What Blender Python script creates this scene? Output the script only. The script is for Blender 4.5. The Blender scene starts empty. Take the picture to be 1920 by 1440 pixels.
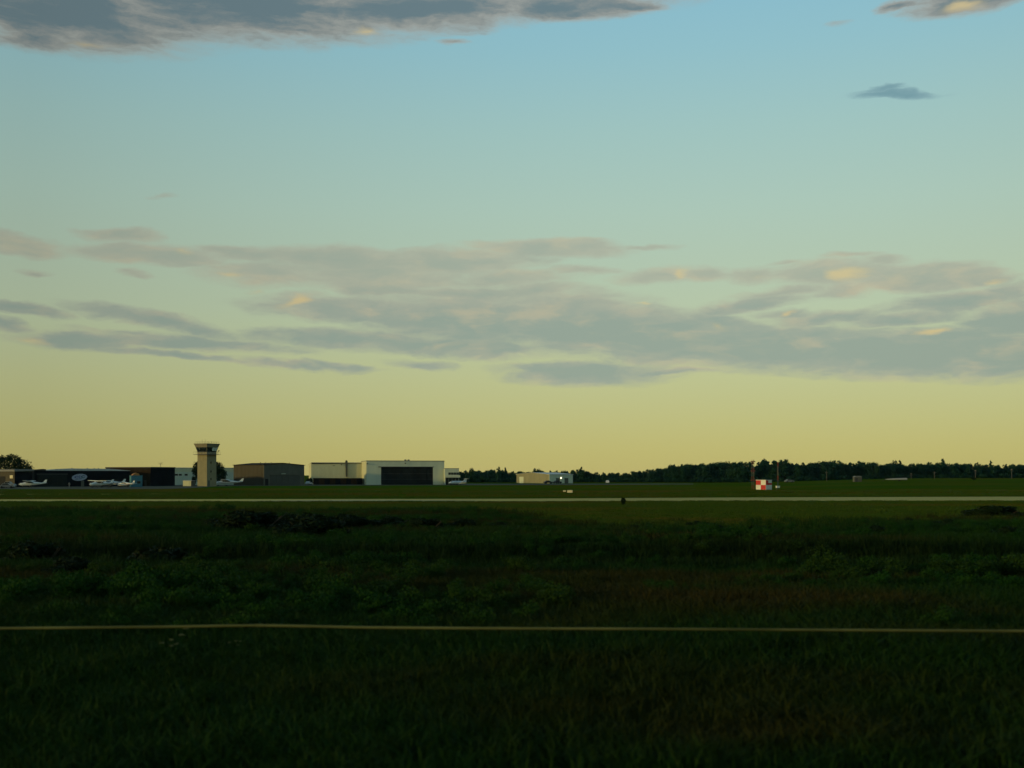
import bpy, bmesh, math, random
import numpy as np
from mathutils import Vector, Matrix, noise as mnoise

random.seed(7)
rng = np.random.default_rng(11)
R = math.radians

# ------------------------------------------------------------------ camera
F, CX, HOR, CH = 2059.0, 960.0, 891.0, 4.0     # focal length in photo pixels, image centre, eye-level row, eye height (m)
sc = bpy.context.scene
col = sc.collection
cam_d = bpy.data.cameras.new("camera")
cam = bpy.data.objects.new("camera", cam_d)
col.objects.link(cam)
cam.location = (0, 0, CH)
cam.rotation_euler = (R(90), 0, 0)
cam_d.sensor_width = 36
cam_d.lens = 36 * F / 1920
cam_d.shift_y = (HOR - 720) / 1920
cam_d.clip_start = 0.1
cam_d.clip_end = 30000
cam_d.dof.use_dof = True
cam_d.dof.focus_distance = 420
cam_d.dof.aperture_fstop = 0.8
sc.camera = cam

# ------------------------------------------------------------------ light and exposure
SUN_AZ, SUN_EL = -112.0, 6.5                     # degrees, azimuth from +Y (view direction), negative = left
sun_d = bpy.data.lights.new("sun", 'SUN')
sun_d.energy = 2.0
sun_d.color = (1.0, 0.74, 0.26)
sun_d.angle = R(2.0)
sun = bpy.data.objects.new("sun", sun_d)
col.objects.link(sun)
_sd = Vector((math.sin(R(SUN_AZ)) * math.cos(R(SUN_EL)), math.cos(R(SUN_AZ)) * math.cos(R(SUN_EL)), math.sin(R(SUN_EL))))
sun.rotation_euler = _sd.to_track_quat('Z', 'Y').to_euler()
sun.location = (-200, -50, 60)

vs = sc.view_settings
vs.view_transform = 'Standard'
vs.look = 'None'
vs.exposure = 0.0
vs.gamma = 1.0
vs.use_curve_mapping = False


def lin(c):
    return tuple((v / 255 / 12.92 if v <= 10 else ((v / 255 + 0.055) / 1.055) ** 2.4) for v in c) + (1.0,)


# ------------------------------------------------------------------ sky (world): evening gradient plus stratocumulus
class NT:
    """small helper round a node tree"""
    def __init__(s, tree):
        s.t = tree
    def n(s, kind, **kw):
        nd = s.t.nodes.new(kind)
        for k, v in kw.items():
            setattr(nd, k, v)
        return nd
    def l(s, a, b):
        s.t.links.new(a, b)
    def val(s, sock, v):
        if isinstance(v, (int, float, tuple, list)):
            sock.default_value = v
        else:
            s.l(v, sock)
    def math(s, op, a, b=0.0, c=0.0, clamp=False):
        nd = s.n('ShaderNodeMath', operation=op)
        nd.use_clamp = clamp
        for i, v in enumerate((a, b, c)):
            if i < len(nd.inputs):
                s.val(nd.inputs[i], v)
        return nd.outputs[0]
    def mix(s, fac, a, b, blend='MIX'):
        nd = s.n('ShaderNodeMix', data_type='RGBA', blend_type=blend)
        s.val(nd.inputs[0], fac)
        s.val(nd.inputs[6], a)
        s.val(nd.inputs[7], b)
        return nd.outputs[2]
    def step(s, x, lo, hi):
        nd = s.n('ShaderNodeMapRange', interpolation_type='SMOOTHSTEP')
        s.val(nd.inputs[0], x)
        nd.inputs[1].default_value = lo
        nd.inputs[2].default_value = hi
        return nd.outputs[0]
    def noise(s, vec, scale, detail=4.0, rough=0.55, dist=0.0, dims='3D'):
        nd = s.n('ShaderNodeTexNoise', noise_dimensions=dims)
        if vec is not None:
            s.l(vec, nd.inputs['Vector'])
        nd.inputs['Scale'].default_value = scale
        nd.inputs['Detail'].default_value = detail
        nd.inputs['Roughness'].default_value = rough
        nd.inputs['Distortion'].default_value = dist
        return nd
    def mapping(s, vec, loc=(0, 0, 0), rot=(0, 0, 0), scale=(1, 1, 1), kind='POINT'):
        nd = s.n('ShaderNodeMapping', vector_type=kind)
        s.l(vec, nd.inputs['Vector'])
        nd.inputs['Location'].default_value = loc
        nd.inputs['Rotation'].default_value = rot
        nd.inputs['Scale'].default_value = scale
        return nd.outputs[0]
    def ramp(s, fac, stops, interp='LINEAR'):
        nd = s.n('ShaderNodeValToRGB')
        nd.color_ramp.interpolation = interp
        el = nd.color_ramp.elements
        while len(el) < len(stops):
            el.new(0.5)
        for e, (p, c) in zip(el, stops):
            e.position = p
            e.color = c
        s.val(nd.inputs[0], fac)
        return nd.outputs[0]


def sky_az_el(px, py):
    x = (px - CX) / F
    z = (HOR - py) / F
    return math.atan2(x, 1.0), math.atan2(z, math.hypot(x, 1.0))


world = bpy.data.worlds.new("World")
sc.world = world
world.use_nodes = True
world.cycles.sampling_method = 'MANUAL'
world.cycles.sample_map_resolution = 512
W = NT(world.node_tree)
for nd in list(world.node_tree.nodes):
    world.node_tree.nodes.remove(nd)
out = W.n('ShaderNodeOutputWorld')
bg = W.n('ShaderNodeBackground')
W.l(bg.outputs[0], out.inputs[0])
bg.inputs[1].default_value = 1.0
tc = W.n('ShaderNodeTexCoord')
sep = W.n('ShaderNodeSeparateXYZ')
W.l(tc.outputs['Generated'], sep.inputs[0])
az = W.math('ARCTAN2', sep.outputs[0], sep.outputs[1])
el = W.math('ARCSINE', sep.outputs[2])
# physical sky underneath, 10 % of its own (very bright) radiance
nish = W.n('ShaderNodeTexSky', sky_type='NISHITA')
nish.sun_disc = False
nish.sun_elevation = R(SUN_EL)
nish.sun_rotation = R(SUN_AZ)
nish.air_density = 1.2
nish.dust_density = 2.0
nish_c = W.mix(1.0, nish.outputs[0], (0.05, 0.05, 0.05, 1), 'MULTIPLY')
eld = W.math('MULTIPLY', el, 180 / math.pi / 90.0)
D = lambda deg: deg / 90.0
SKY = [(D(0), (192, 181, 112)), (D(1.2), (194, 187, 117)), (D(2.8), (193, 192, 130)), (D(4.8), (192, 197, 145)),
       (D(6.6), (189, 200, 159)), (D(8.4), (185, 201, 170)), (D(10.8), (180, 201, 178)), (D(13.5), (174, 202, 187)),
       (D(17.3), (162, 199, 195)), (D(21.0), (147, 194, 204)), (D(24.0), (138, 190, 208)), (D(42), (84, 138, 170)), (D(90), (52, 90, 130))]
base = W.ramp(W.math('MAXIMUM', eld, 0.0), [(p, lin(c)) for p, c in SKY])
base = W.mix(0.12, base, nish_c)
# the sky is a little brighter to the right of the view direction, away from the sun
fall = W.math('COSINE', W.math('SUBTRACT', az, R(14)))
bright = W.math('ADD', W.math('MULTIPLY', W.math('SUBTRACT', fall, 1.0), 1.2), 1.07)
bright = W.math('MAXIMUM', bright, 0.82)
brc = W.n('ShaderNodeCombineXYZ')
for i in range(3):
    W.l(bright, brc.inputs[i])
base = W.mix(1.0, base, brc.outputs[0], 'MULTIPLY')

# cloud coordinates: azimuth / elevation in units of about 100 photo pixels
cc = W.n('ShaderNodeCombineXYZ')
W.l(W.math('MULTIPLY', az, F / 100), cc.inputs[0])
W.l(W.math('MULTIPLY', el, F / 100), cc.inputs[1])
uv = cc.outputs[0]
wn = W.noise(W.mapping(uv, scale=(0.55, 1.7, 1)), 1.0, 5.0, 0.6)
wv = W.n('ShaderNodeVectorMath', operation='SUBTRACT')
W.l(wn.outputs['Color'], wv.inputs[0])
wv.inputs[1].default_value = (0.5, 0.5, 0.5)
ws = W.n('ShaderNodeVectorMath', operation='MULTIPLY')
W.l(wv.outputs[0], ws.inputs[0])
ws.inputs[1].default_value = (1.3, 0.42, 0)
wa = W.n('ShaderNodeVectorMath', operation='ADD')
W.l(uv, wa.inputs[0])
W.l(ws.outputs[0], wa.inputs[1])
uvw = wa.outputs[0]

# cloud banks: centre x, centre y, half width, half height, tilt (degrees, + = falls to the right), strength
BANKS = [
    (120, 20, 380, 62, -2, 1.0), (470, 14, 420, 54, -1, 1.0), (780, 18, 320, 36, -3, .9), (1060, 10, 200, 22, 0, .8),
    (70, 78, 180, 20, -4, .6), (560, 60, 90, 10, 0, .5), (1180, 12, 80, 10, 0, .6), (560, -60, 1000, 60, 0, 1.0),
    (1800, 4, 130, 24, 0, .75), (1690, 11, 50, 9, 0, .6), (1580, 45, 50, 7, 0, .22), (855, 78, 40, 6, 0, .42),
    (1695, 178, 105, 7.5, 4, .66), (1655, 171, 40, 5, 0, .4), (305, 365, 40, 6, -8, .3), (150, 428, 50, 6, -6, .3),
    (35, 458, 110, 20, 4, .8), (225, 440, 100, 14, 0, .7), (290, 479, 165, 19, 1, .95), (65, 510, 45, 7, 0, .5), (245, 515, 38, 7, 0, .5),
    (450, 477, 120, 14, 0, .7), (650, 488, 200, 22, 0, .75), (850, 492, 220, 26, -2, .75), (1030, 467, 170, 17, 2, .85), (1220, 464, 70, 6, 0, .4),
    (520, 515, 170, 24, -2, .65), (720, 520, 240, 26, 0, .7), (950, 522, 160, 18, 0, .65), (1080, 510, 90, 9, 0, .5),
    (545, 566, 90, 18, -12, .55), (720, 545, 120, 13, 2, .8), (860, 549, 130, 13, 0, .75), (1010, 545, 110, 18, 0, .65),
    (700, 580, 280, 24, 0, .7), (900, 600, 300, 48, 3, .9), (1080, 608, 260, 56, 5, 1.0), (1250, 632, 300, 50, 5, 1.0), (1450, 648, 330, 44, 3, 1.0),
    (1680, 662, 330, 44, 3, 1.0), (1900, 668, 260, 44, 3, 1.0), (2120, 660, 300, 60, 3, 1.0),
    (650, 634, 250, 19, 1, .72), (830, 650, 220, 16, 3, .75), (340, 641, 300, 15, 2, .7), (260, 626, 160, 7, 4, .5), (160, 634, 160, 16, 0, .7),
    (290, 602, 200, 14, 8, .68), (50, 580, 110, 12, 5, .7), (10, 606, 60, 12, 8, .75), (220, 583, 70, 7, 3, .5),
    (330, 664, 250, 7, 5, .6), (560, 682, 180, 7, 3, .6), (640, 685, 85, 8, 6, .62), (790, 682, 75, 9, 2, .6),
    (1110, 699, 200, 20, 0, .75), (1260, 696, 110, 8, -3, .6), (1000, 690, 100, 11, 0, .5), (930, 664, 140, 14, 0, .6),
    (1230, 516, 100, 17, -4, .65), (1310, 514, 90, 13, 0, .55), (1425, 512, 80, 16, 0, .65), (1560, 512, 150, 24, 2, .7), (1730, 520, 180, 24, 3, .85), (1830, 518, 100, 17, 6, .75),
    (1480, 490, 42, 6, 0, .45), (1585, 480, 70, 7, 4, .45), (1650, 492, 70, 9, 5, .5),
    (1470, 545, 130, 12, -4, .5), (1580, 542, 110, 17, -5, .6), (1400, 572, 150, 15, -6, .6), (1560, 598, 150, 14, -2, .7), (1490, 592, 100, 9, 4, .55), (1700, 596, 150, 13, -2, .65),
    (1800, 566, 180, 22, -3, .65), (1890, 548, 90, 18, -5, .6), (1890, 600, 120, 34, 0, .8), (1780, 628, 180, 22, 0, .7), (1350, 600, 110, 18, 10, .65),
]
field = None
for (bx, by, rx, ry, tilt, amp) in BANKS:
    a0, e0 = sky_az_el(bx, by)
    ca = math.cos(a0)
    m = W.mapping(uvw, (a0 * F / 100, e0 * F / 100, 0), (0, 0, R(-tilt)), (rx * ca * ca / 100 * 1.2, ry * ca / 100 * 1.5, 1), 'TEXTURE')
    g = W.n('ShaderNodeTexGradient', gradient_type='SPHERICAL')
    W.l(m, g.inputs[0])
    v = W.math('MULTIPLY', g.outputs['Fac'], min(1.0, amp * 1.12 + 0.05))
    field = v if field is None else W.math('SMOOTH_MAX', field, v, 0.06)
# the same kind of broken cloud carries on outside the frame
on = W.noise(W.mapping(uv, loc=(3, 1, 0), scale=(0.16, 0.75, 1)), 1.0, 4.0, 0.55)
aab = W.math('ABSOLUTE', az)
outside = W.math('MAXIMUM', W.step(aab, 0.50, 0.62), W.step(el, 0.47, 0.60))
far_f = W.math('MULTIPLY', W.step(on.outputs['Fac'], 0.48, 0.75), outside)
field = W.math('MAXIMUM', field, W.math('MULTIPLY', far_f, 0.8))
dn = W.noise(W.mapping(uvw, rot=(0, 0, R(4)), scale=(0.95, 4.0, 1)), 1.0, 7.0, 0.64)
dnf = W.math('SUBTRACT', dn.outputs['Fac'], 0.5)
dens_in = W.math('ADD', field, W.math('MULTIPLY', dnf, 0.6))
dens = W.math('MULTIPLY', W.step(dens_in, 0.03, 0.5), W.step(field, 0.07, 0.2))
core = W.math('ADD', field, W.math('MULTIPLY', dnf, 1.3))
tn = W.noise(W.mapping(uvw, loc=(7, 3, 0), scale=(0.7, 2.2, 1)), 1.0, 4.0, 0.55)
warm = W.step(tn.outputs['Fac'], 0.50, 0.72)
# the low bank is a cooler grey than the thinner sheet above it
low = W.math('SUBTRACT', 1.0, W.step(el, R(7.2), R(10.2)))
tone = W.math('ADD', W.math('MULTIPLY', low, 0.55), W.math('MULTIPLY', W.step(core, 0.2, 0.95), 0.55))
tone = W.math('ADD', tone, W.math('MULTIPLY', W.math('SUBTRACT', tn.outputs['Fac'], 0.5), -1.1), clamp=True)
ccol = W.mix(tone, lin((171, 170, 152)), lin((140, 156, 146)))
ccol = W.mix(W.math('MULTIPLY', warm, 0.45), ccol, lin((194, 180, 148)))
# higher clouds are seen from below and are darker and greyer
high = W.step(el, R(13), R(16.5))
up = W.step(el, R(18.7), R(19.9))
hedge = W.mix(up, lin((124, 158, 166)), lin((164, 156, 143)))
hcore = W.mix(up, lin((108, 146, 156)), lin((97, 113, 119)))
ccol = W.mix(high, ccol, W.mix(W.step(core, 0.2, 0.85), hedge, hcore))
# sunlit bits catching the last light
GLINTS = [(548, 566, 46, 13, -18, 1), (1268, 513, 34, 13, -30, .9), (1590, 515, 52, 15, -5, 1), (1207, 572, 18, 6, 0, .9), (1478, 590, 18, 7, 0, .8), (1752, 619, 46, 9, -5, 1),
          (1355, 610, 30, 12, 20, .5), (440, 522, 40, 12, 0, .7), (335, 473, 40, 12, 0, .7), (695, 61, 40, 9, 0, .8), (1805, 12, 55, 15, 0, 1), (60, 634, 50, 11, 5, .8), (180, 82, 70, 9, -8, .5),
          (490, 548, 30, 8, 0, .6), (960, 684, 40, 7, 0, .5), (1500, 668, 80, 8, 0, .0), (20, 450, 40, 10, 0, .4), (1880, 528, 20, 7, 0, .7), (1430, 515, 40, 10, 0, .5)]
gl = None
for (bx, by, rx, ry, tilt, amp) in GLINTS:
    a0, e0 = sky_az_el(bx, by)
    ca = math.cos(a0)
    m = W.mapping(uvw, (a0 * F / 100, e0 * F / 100, 0), (0, 0, R(-tilt)), (rx * ca * ca / 100 * 1.15, ry * ca / 100 * 1.2, 1), 'TEXTURE')
    g = W.n('ShaderNodeTexGradient', gradient_type='SPHERICAL')
    W.l(m, g.inputs[0])
    v = W.math('MULTIPLY', g.outputs['Fac'], amp)
    gl = v if gl is None else W.math('MAXIMUM', gl, v)
glf = W.math('MULTIPLY', W.step(W.math('ADD', gl, W.math('MULTIPLY', dnf, 0.9)), 0.15, 0.95), W.step(gl, 0.01, 0.2))
ccol = W.mix(W.math('MULTIPLY', glf, 0.8), ccol, lin((212, 188, 132)))
ccol = W.mix(1.0, ccol, brc.outputs[0], 'MULTIPLY')
sheet = W.math('MULTIPLY', W.step(el, R(8.5), R(10.5)), W.math('SUBTRACT', 1.0, high))
dens = W.math('MULTIPLY', dens, W.math('SUBTRACT', 1.0, W.math('MULTIPLY', sheet, 0.16)))
dens = W.math('MAXIMUM', W.math('MULTIPLY', dens, W.math('ADD', 0.66, W.math('MULTIPLY', W.step(core, 0.1, 0.6), 0.22))), W.math('MULTIPLY', glf, 0.6))
skyc = W.mix(dens, base, ccol)
W.l(skyc, bg.inputs[0])


# ------------------------------------------------------------------ coordinates and terrain
def sm(a, b, x):
    t = min(1, max(0, (x - a) / (b - a)))
    return t * t * (3 - 2 * t)


def terrain(x, y):
    """height of the ground"""
    if y < 1:
        return 0.0
    px = CX + x / y * F
    z = 2.3 * sm(1330, 1760, px) * sm(235, 620, y)                     # the field rises gently to the right, towards the wood
    near = 1 - sm(105, 150, y)
    if near > 0:
        z += near * (0.35 * mnoise.noise(Vector((x * 0.055, y * 0.075, 3.0))) + 0.10 * mnoise.noise(Vector((x * 0.31, y * 0.33, 9.0))))
        yd = y + 3.0 * mnoise.noise(Vector((x * 0.03, 0.5, 1.0)))
        z -= 0.75 * sm(47, 50.5, yd) * (1 - sm(53, 57, yd))            # ditch along the line
    z -= 0.5 * sm(240, 249, y) * (1 - sm(252, 262, y)) * sm(1250, 1480, px) * (1 - sm(1800, 2000, px))
    return z


def at(px, D, up=0.0):
    x = (px - CX) / F * D
    return Vector((x, D, terrain(x, D) + up))


def depth(py):
    return CH * F / (py - HOR)


def height(py, D):
    return CH + (HOR - py) / F * D


# ------------------------------------------------------------------ mesh helpers
class MB:
    def __init__(s):
        s.v, s.f, s.smooth = [], [], False
    def add(s, verts, faces):
        o = len(s.v)
        s.v += [tuple(v) for v in verts]
        s.f += [tuple(i + o for i in f) for f in faces]
        return s
    def box(s, c, d, rz=0.0, taper=1.0):
        x, y, z = d[0] / 2, d[1] / 2, d[2] / 2
        vs_ = []
        for k in (-1, 1):
            t = taper if k > 0 else 1.0
            for (i, j) in ((-1, -1), (1, -1), (1, 1), (-1, 1)):
                p = Vector((i * x * t, j * y * t, k * z))
                if rz:
                    p.rotate(Matrix.Rotation(rz, 3, 'Z'))
                vs_.append(p + Vector(c))
        return s.add(vs_, [(3, 2, 1, 0), (4, 5, 6, 7), (0, 1, 5, 4), (1, 2, 6, 5), (2, 3, 7, 6), (3, 0, 4, 7)])
    def b2(s, lo, hi):
        return s.box([(a + b) / 2 for a, b in zip(lo, hi)], [b - a for a, b in zip(lo, hi)])
    def prism(s, poly, axis, a, b):
        """extrude a 2-D polygon along an axis: axis 'y' -> poly is (x,z); 'x' -> (y,z); 'z' -> (x,y)"""
        n = len(poly)
        def P(p, t):
            return {'y': (p[0], t, p[1]), 'x': (t, p[0], p[1]), 'z': (p[0], p[1], t)}[axis]
        vs_ = [P(p, a) for p in poly] + [P(p, b) for p in poly]
        fs = [tuple(range(n)), tuple(range(2 * n - 1, n - 1, -1))]
        fs += [(i, i + n, (i + 1) % n + n, (i + 1) % n) for i in range(n)]
        return s.add(vs_, fs)
    def tube(s, p0, p1, r0, r1=None, n=8, caps=True):
        p0, p1 = Vector(p0), Vector(p1)
        r1 = r0 if r1 is None else r1
        d = (p1 - p0).normalized()
        u = d.orthogonal().normalized()
        w = d.cross(u)
        vs_ = []
        for p, r in ((p0, r0), (p1, r1)):
            for i in range(n):
                a = 2 * math.pi * i / n
                vs_.append(p + (u * math.cos(a) + w * math.sin(a)) * r)
        fs = [(i, (i + 1) % n, (i + 1) % n + n, i + n) for i in range(n)]
        if caps:
            fs += [tuple(range(n - 1, -1, -1)), tuple(range(n, 2 * n))]
        return s.add(vs_, fs)
    def path(s, pts, rad, n=8):
        pts = [Vector(p) for p in pts]
        rings = []
        for i, p in enumerate(pts):
            d = (pts[min(i + 1, len(pts) - 1)] - pts[max(i - 1, 0)]).normalized()
            u = Vector((0, 0, 1)).cross(d)
            u = u.normalized() if u.length > 1e-4 else d.orthogonal().normalized()
            w = d.cross(u)
            r = rad[i] if isinstance(rad, (list, tuple)) else rad
            rings.append([p + (u * math.cos(2 * math.pi * k / n) + w * math.sin(2 * math.pi * k / n)) * r for k in range(n)])
        o = len(s.v)
        for rg in rings:
            s.v += [tuple(q) for q in rg]
        for i in range(len(rings) - 1):
            for k in range(n):
                a, b = o + i * n + k, o + i * n + (k + 1) % n
                s.f.append((a, b, b + n, a + n))
        s.f.append(tuple(o + k for k in range(n - 1, -1, -1)))
        e = o + (len(rings) - 1) * n
        s.f.append(tuple(e + k for k in range(n)))
        return s
    def loft(s, secs, n=14, power=2.0):
        """secs: (x, yc, zc, ry, rz) cross-sections along x"""
        o = len(s.v)
        for (x, yc, zc, ry, rz) in secs:
            for k in range(n):
                a = 2 * math.pi * k / n
                c, q = math.cos(a), math.sin(a)
                s.v.append((x, yc + ry * math.copysign(abs(c) ** (2 / power), c), zc + rz * math.copysign(abs(q) ** (2 / power), q)))
        m = len(secs)
        for i in range(m - 1):
            for k in range(n):
                a, b = o + i * n + k, o + i * n + (k + 1) % n
                s.f.append((a, b, b + n, a + n))
        s.f.append(tuple(o + k for k in range(n - 1, -1, -1)))
        s.f.append(tuple(o + (m - 1) * n + k for k in range(n)))
        return s
    def mesh(s, name):
        me = bpy.data.meshes.new(name)
        me.from_pydata(s.v, [], s.f)
        bm = bmesh.new()
        bm.from_mesh(me)
        bmesh.ops.recalc_face_normals(bm, faces=bm.faces)
        bm.to_mesh(me)
        bm.free()
        if s.smooth:
            me.polygons.foreach_set('use_smooth', [True] * len(me.polygons))
            try:
                me.set_sharp_from_angle(angle=R(40))
            except Exception:
                pass
        return me
    def build(s, name, material, parent=None, smooth=False):
        s.smooth = smooth
        me = s.mesh(name)
        me.materials.append(material)
        o = bpy.data.objects.new(name, me)
        col.objects.link(o)
        if parent is not None:
            o.parent = parent
        return o


def tag(o, label=None, cat=None, group=None, kind=None):
    if label:
        o['label'] = label
    if cat:
        o['category'] = cat
    if group:
        o['group'] = group
    if kind:
        o['kind'] = kind
    return o


def thing(name, loc, rz, label, cat, group=None):
    e = bpy.data.objects.new(name, None)
    e.empty_display_size = 0.5
    col.objects.link(e)
    e.location = loc
    e.rotation_euler = (0, 0, rz)
    return tag(e, label, cat, group)


def copy_tree(o, parent=None):
    c = o.copy()
    col.objects.link(c)
    c.parent = parent
    for ch in [x for x in o.children]:
        copy_tree(ch, c)
    return c


# ------------------------------------------------------------------ materials
def material(name, c1, c2=None, rough=0.8, scale=2.0, stretch=(1, 1, 1), metallic=0.0, bump=0.0, bump_scale=20.0, spec=0.3, streak=0.0, coords='Object'):
    m = bpy.data.materials.new(name)
    m.use_nodes = True
    t = NT(m.node_tree)
    b = m.node_tree.nodes['Principled BSDF']
    b.inputs['Roughness'].default_value = rough
    b.inputs['Metallic'].default_value = metallic
    b.inputs['Specular IOR Level'].default_value = spec
    tcn = t.n('ShaderNodeTexCoord')
    v = t.mapping(tcn.outputs[coords], scale=stretch)
    nz = t.noise(v, scale, 5.0, 0.6)
    c2 = c2 or tuple(k * 0.72 for k in c1)
    cc_ = t.mix(t.step(nz.outputs['Fac'], 0.3, 0.72), tuple(c1) + (1,), tuple(c2) + (1,))
    if streak:
        sv = t.mapping(tcn.outputs[coords], scale=(1.3, 1.3, 0.08))
        sn = t.noise(sv, 1.6, 4.0, 0.6)
        cc_ = t.mix(t.math('MULTIPLY', t.step(sn.outputs['Fac'], 0.5, 0.8), streak), cc_, tuple(k * 0.45 for k in c1) + (1,))
    t.l(cc_, b.inputs['Base Color'])
    if bump:
        bn = t.noise(tcn.outputs[coords], bump_scale, 3.0, 0.6)
        bp = t.n('ShaderNodeBump')
        bp.inputs['Strength'].default_value = bump
        t.l(bn.outputs['Fac'], bp.inputs['Height'])
        t.l(bp.outputs[0], b.inputs['Normal'])
    return m


def leaf_material(name, greens, dry, dry_amount=0.4, patch=0.02, transl=0.15):
    """foliage: colour changes from plant to plant and in patches across the field"""
    m = bpy.data.materials.new(name)
    m.use_nodes = True
    t = NT(m.node_tree)
    b = m.node_tree.nodes['Principled BSDF']
    b.inputs['Roughness'].default_value = 0.75
    b.inputs['Specular IOR Level'].default_value = 0.12
    oi = t.n('ShaderNodeObjectInfo')
    ge = t.n('ShaderNodeNewGeometry')
    c = t.ramp(oi.outputs['Random'], [(0.0, greens[0] + (1,)), (0.5, greens[1] + (1,)), (1.0, greens[2] + (1,))])
    pv = t.mapping(ge.outputs['Position'], scale=(0.55, 1.0, 1))
    pn = t.noise(pv, patch, 4.0, 0.6)
    sp = t.n('ShaderNodeSeparateXYZ')
    t.l(ge.outputs['Position'], sp.inputs[0])
    wob = t.noise(t.mapping(ge.outputs['Position'], scale=(0.05, 0.2, 0)), 1.0, 3.0, 0.6)
    yy = t.math('ADD', sp.outputs[1], t.math('MULTIPLY', t.math('SUBTRACT', wob.outputs['Fac'], 0.5), 9.0))
    band = t.math('MULTIPLY', t.step(yy, 38.5, 41.0), t.math('SUBTRACT', 1.0, t.step(yy, 43.5, 46.0)))
    f = t.math('MULTIPLY', t.math('MAXIMUM', t.step(pn.outputs['Fac'], 0.47, 0.62), t.math('MULTIPLY', band, 0.8)), dry_amount)
    c = t.mix(f, c, dry + (1,))
    t.l(c, b.inputs['Base Color'])
    if transl:
        tr = t.n('ShaderNodeBsdfTranslucent')
        t.l(c, tr.inputs[0])
        mx = t.n('ShaderNodeMixShader')
        mx.inputs[0].default_value = transl
        t.l(b.outputs[0], mx.inputs[1])
        t.l(tr.outputs[0], mx.inputs[2])
        t.l(mx.outputs[0], m.node_tree.nodes['Material Output'].inputs[0])
    return m


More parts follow.
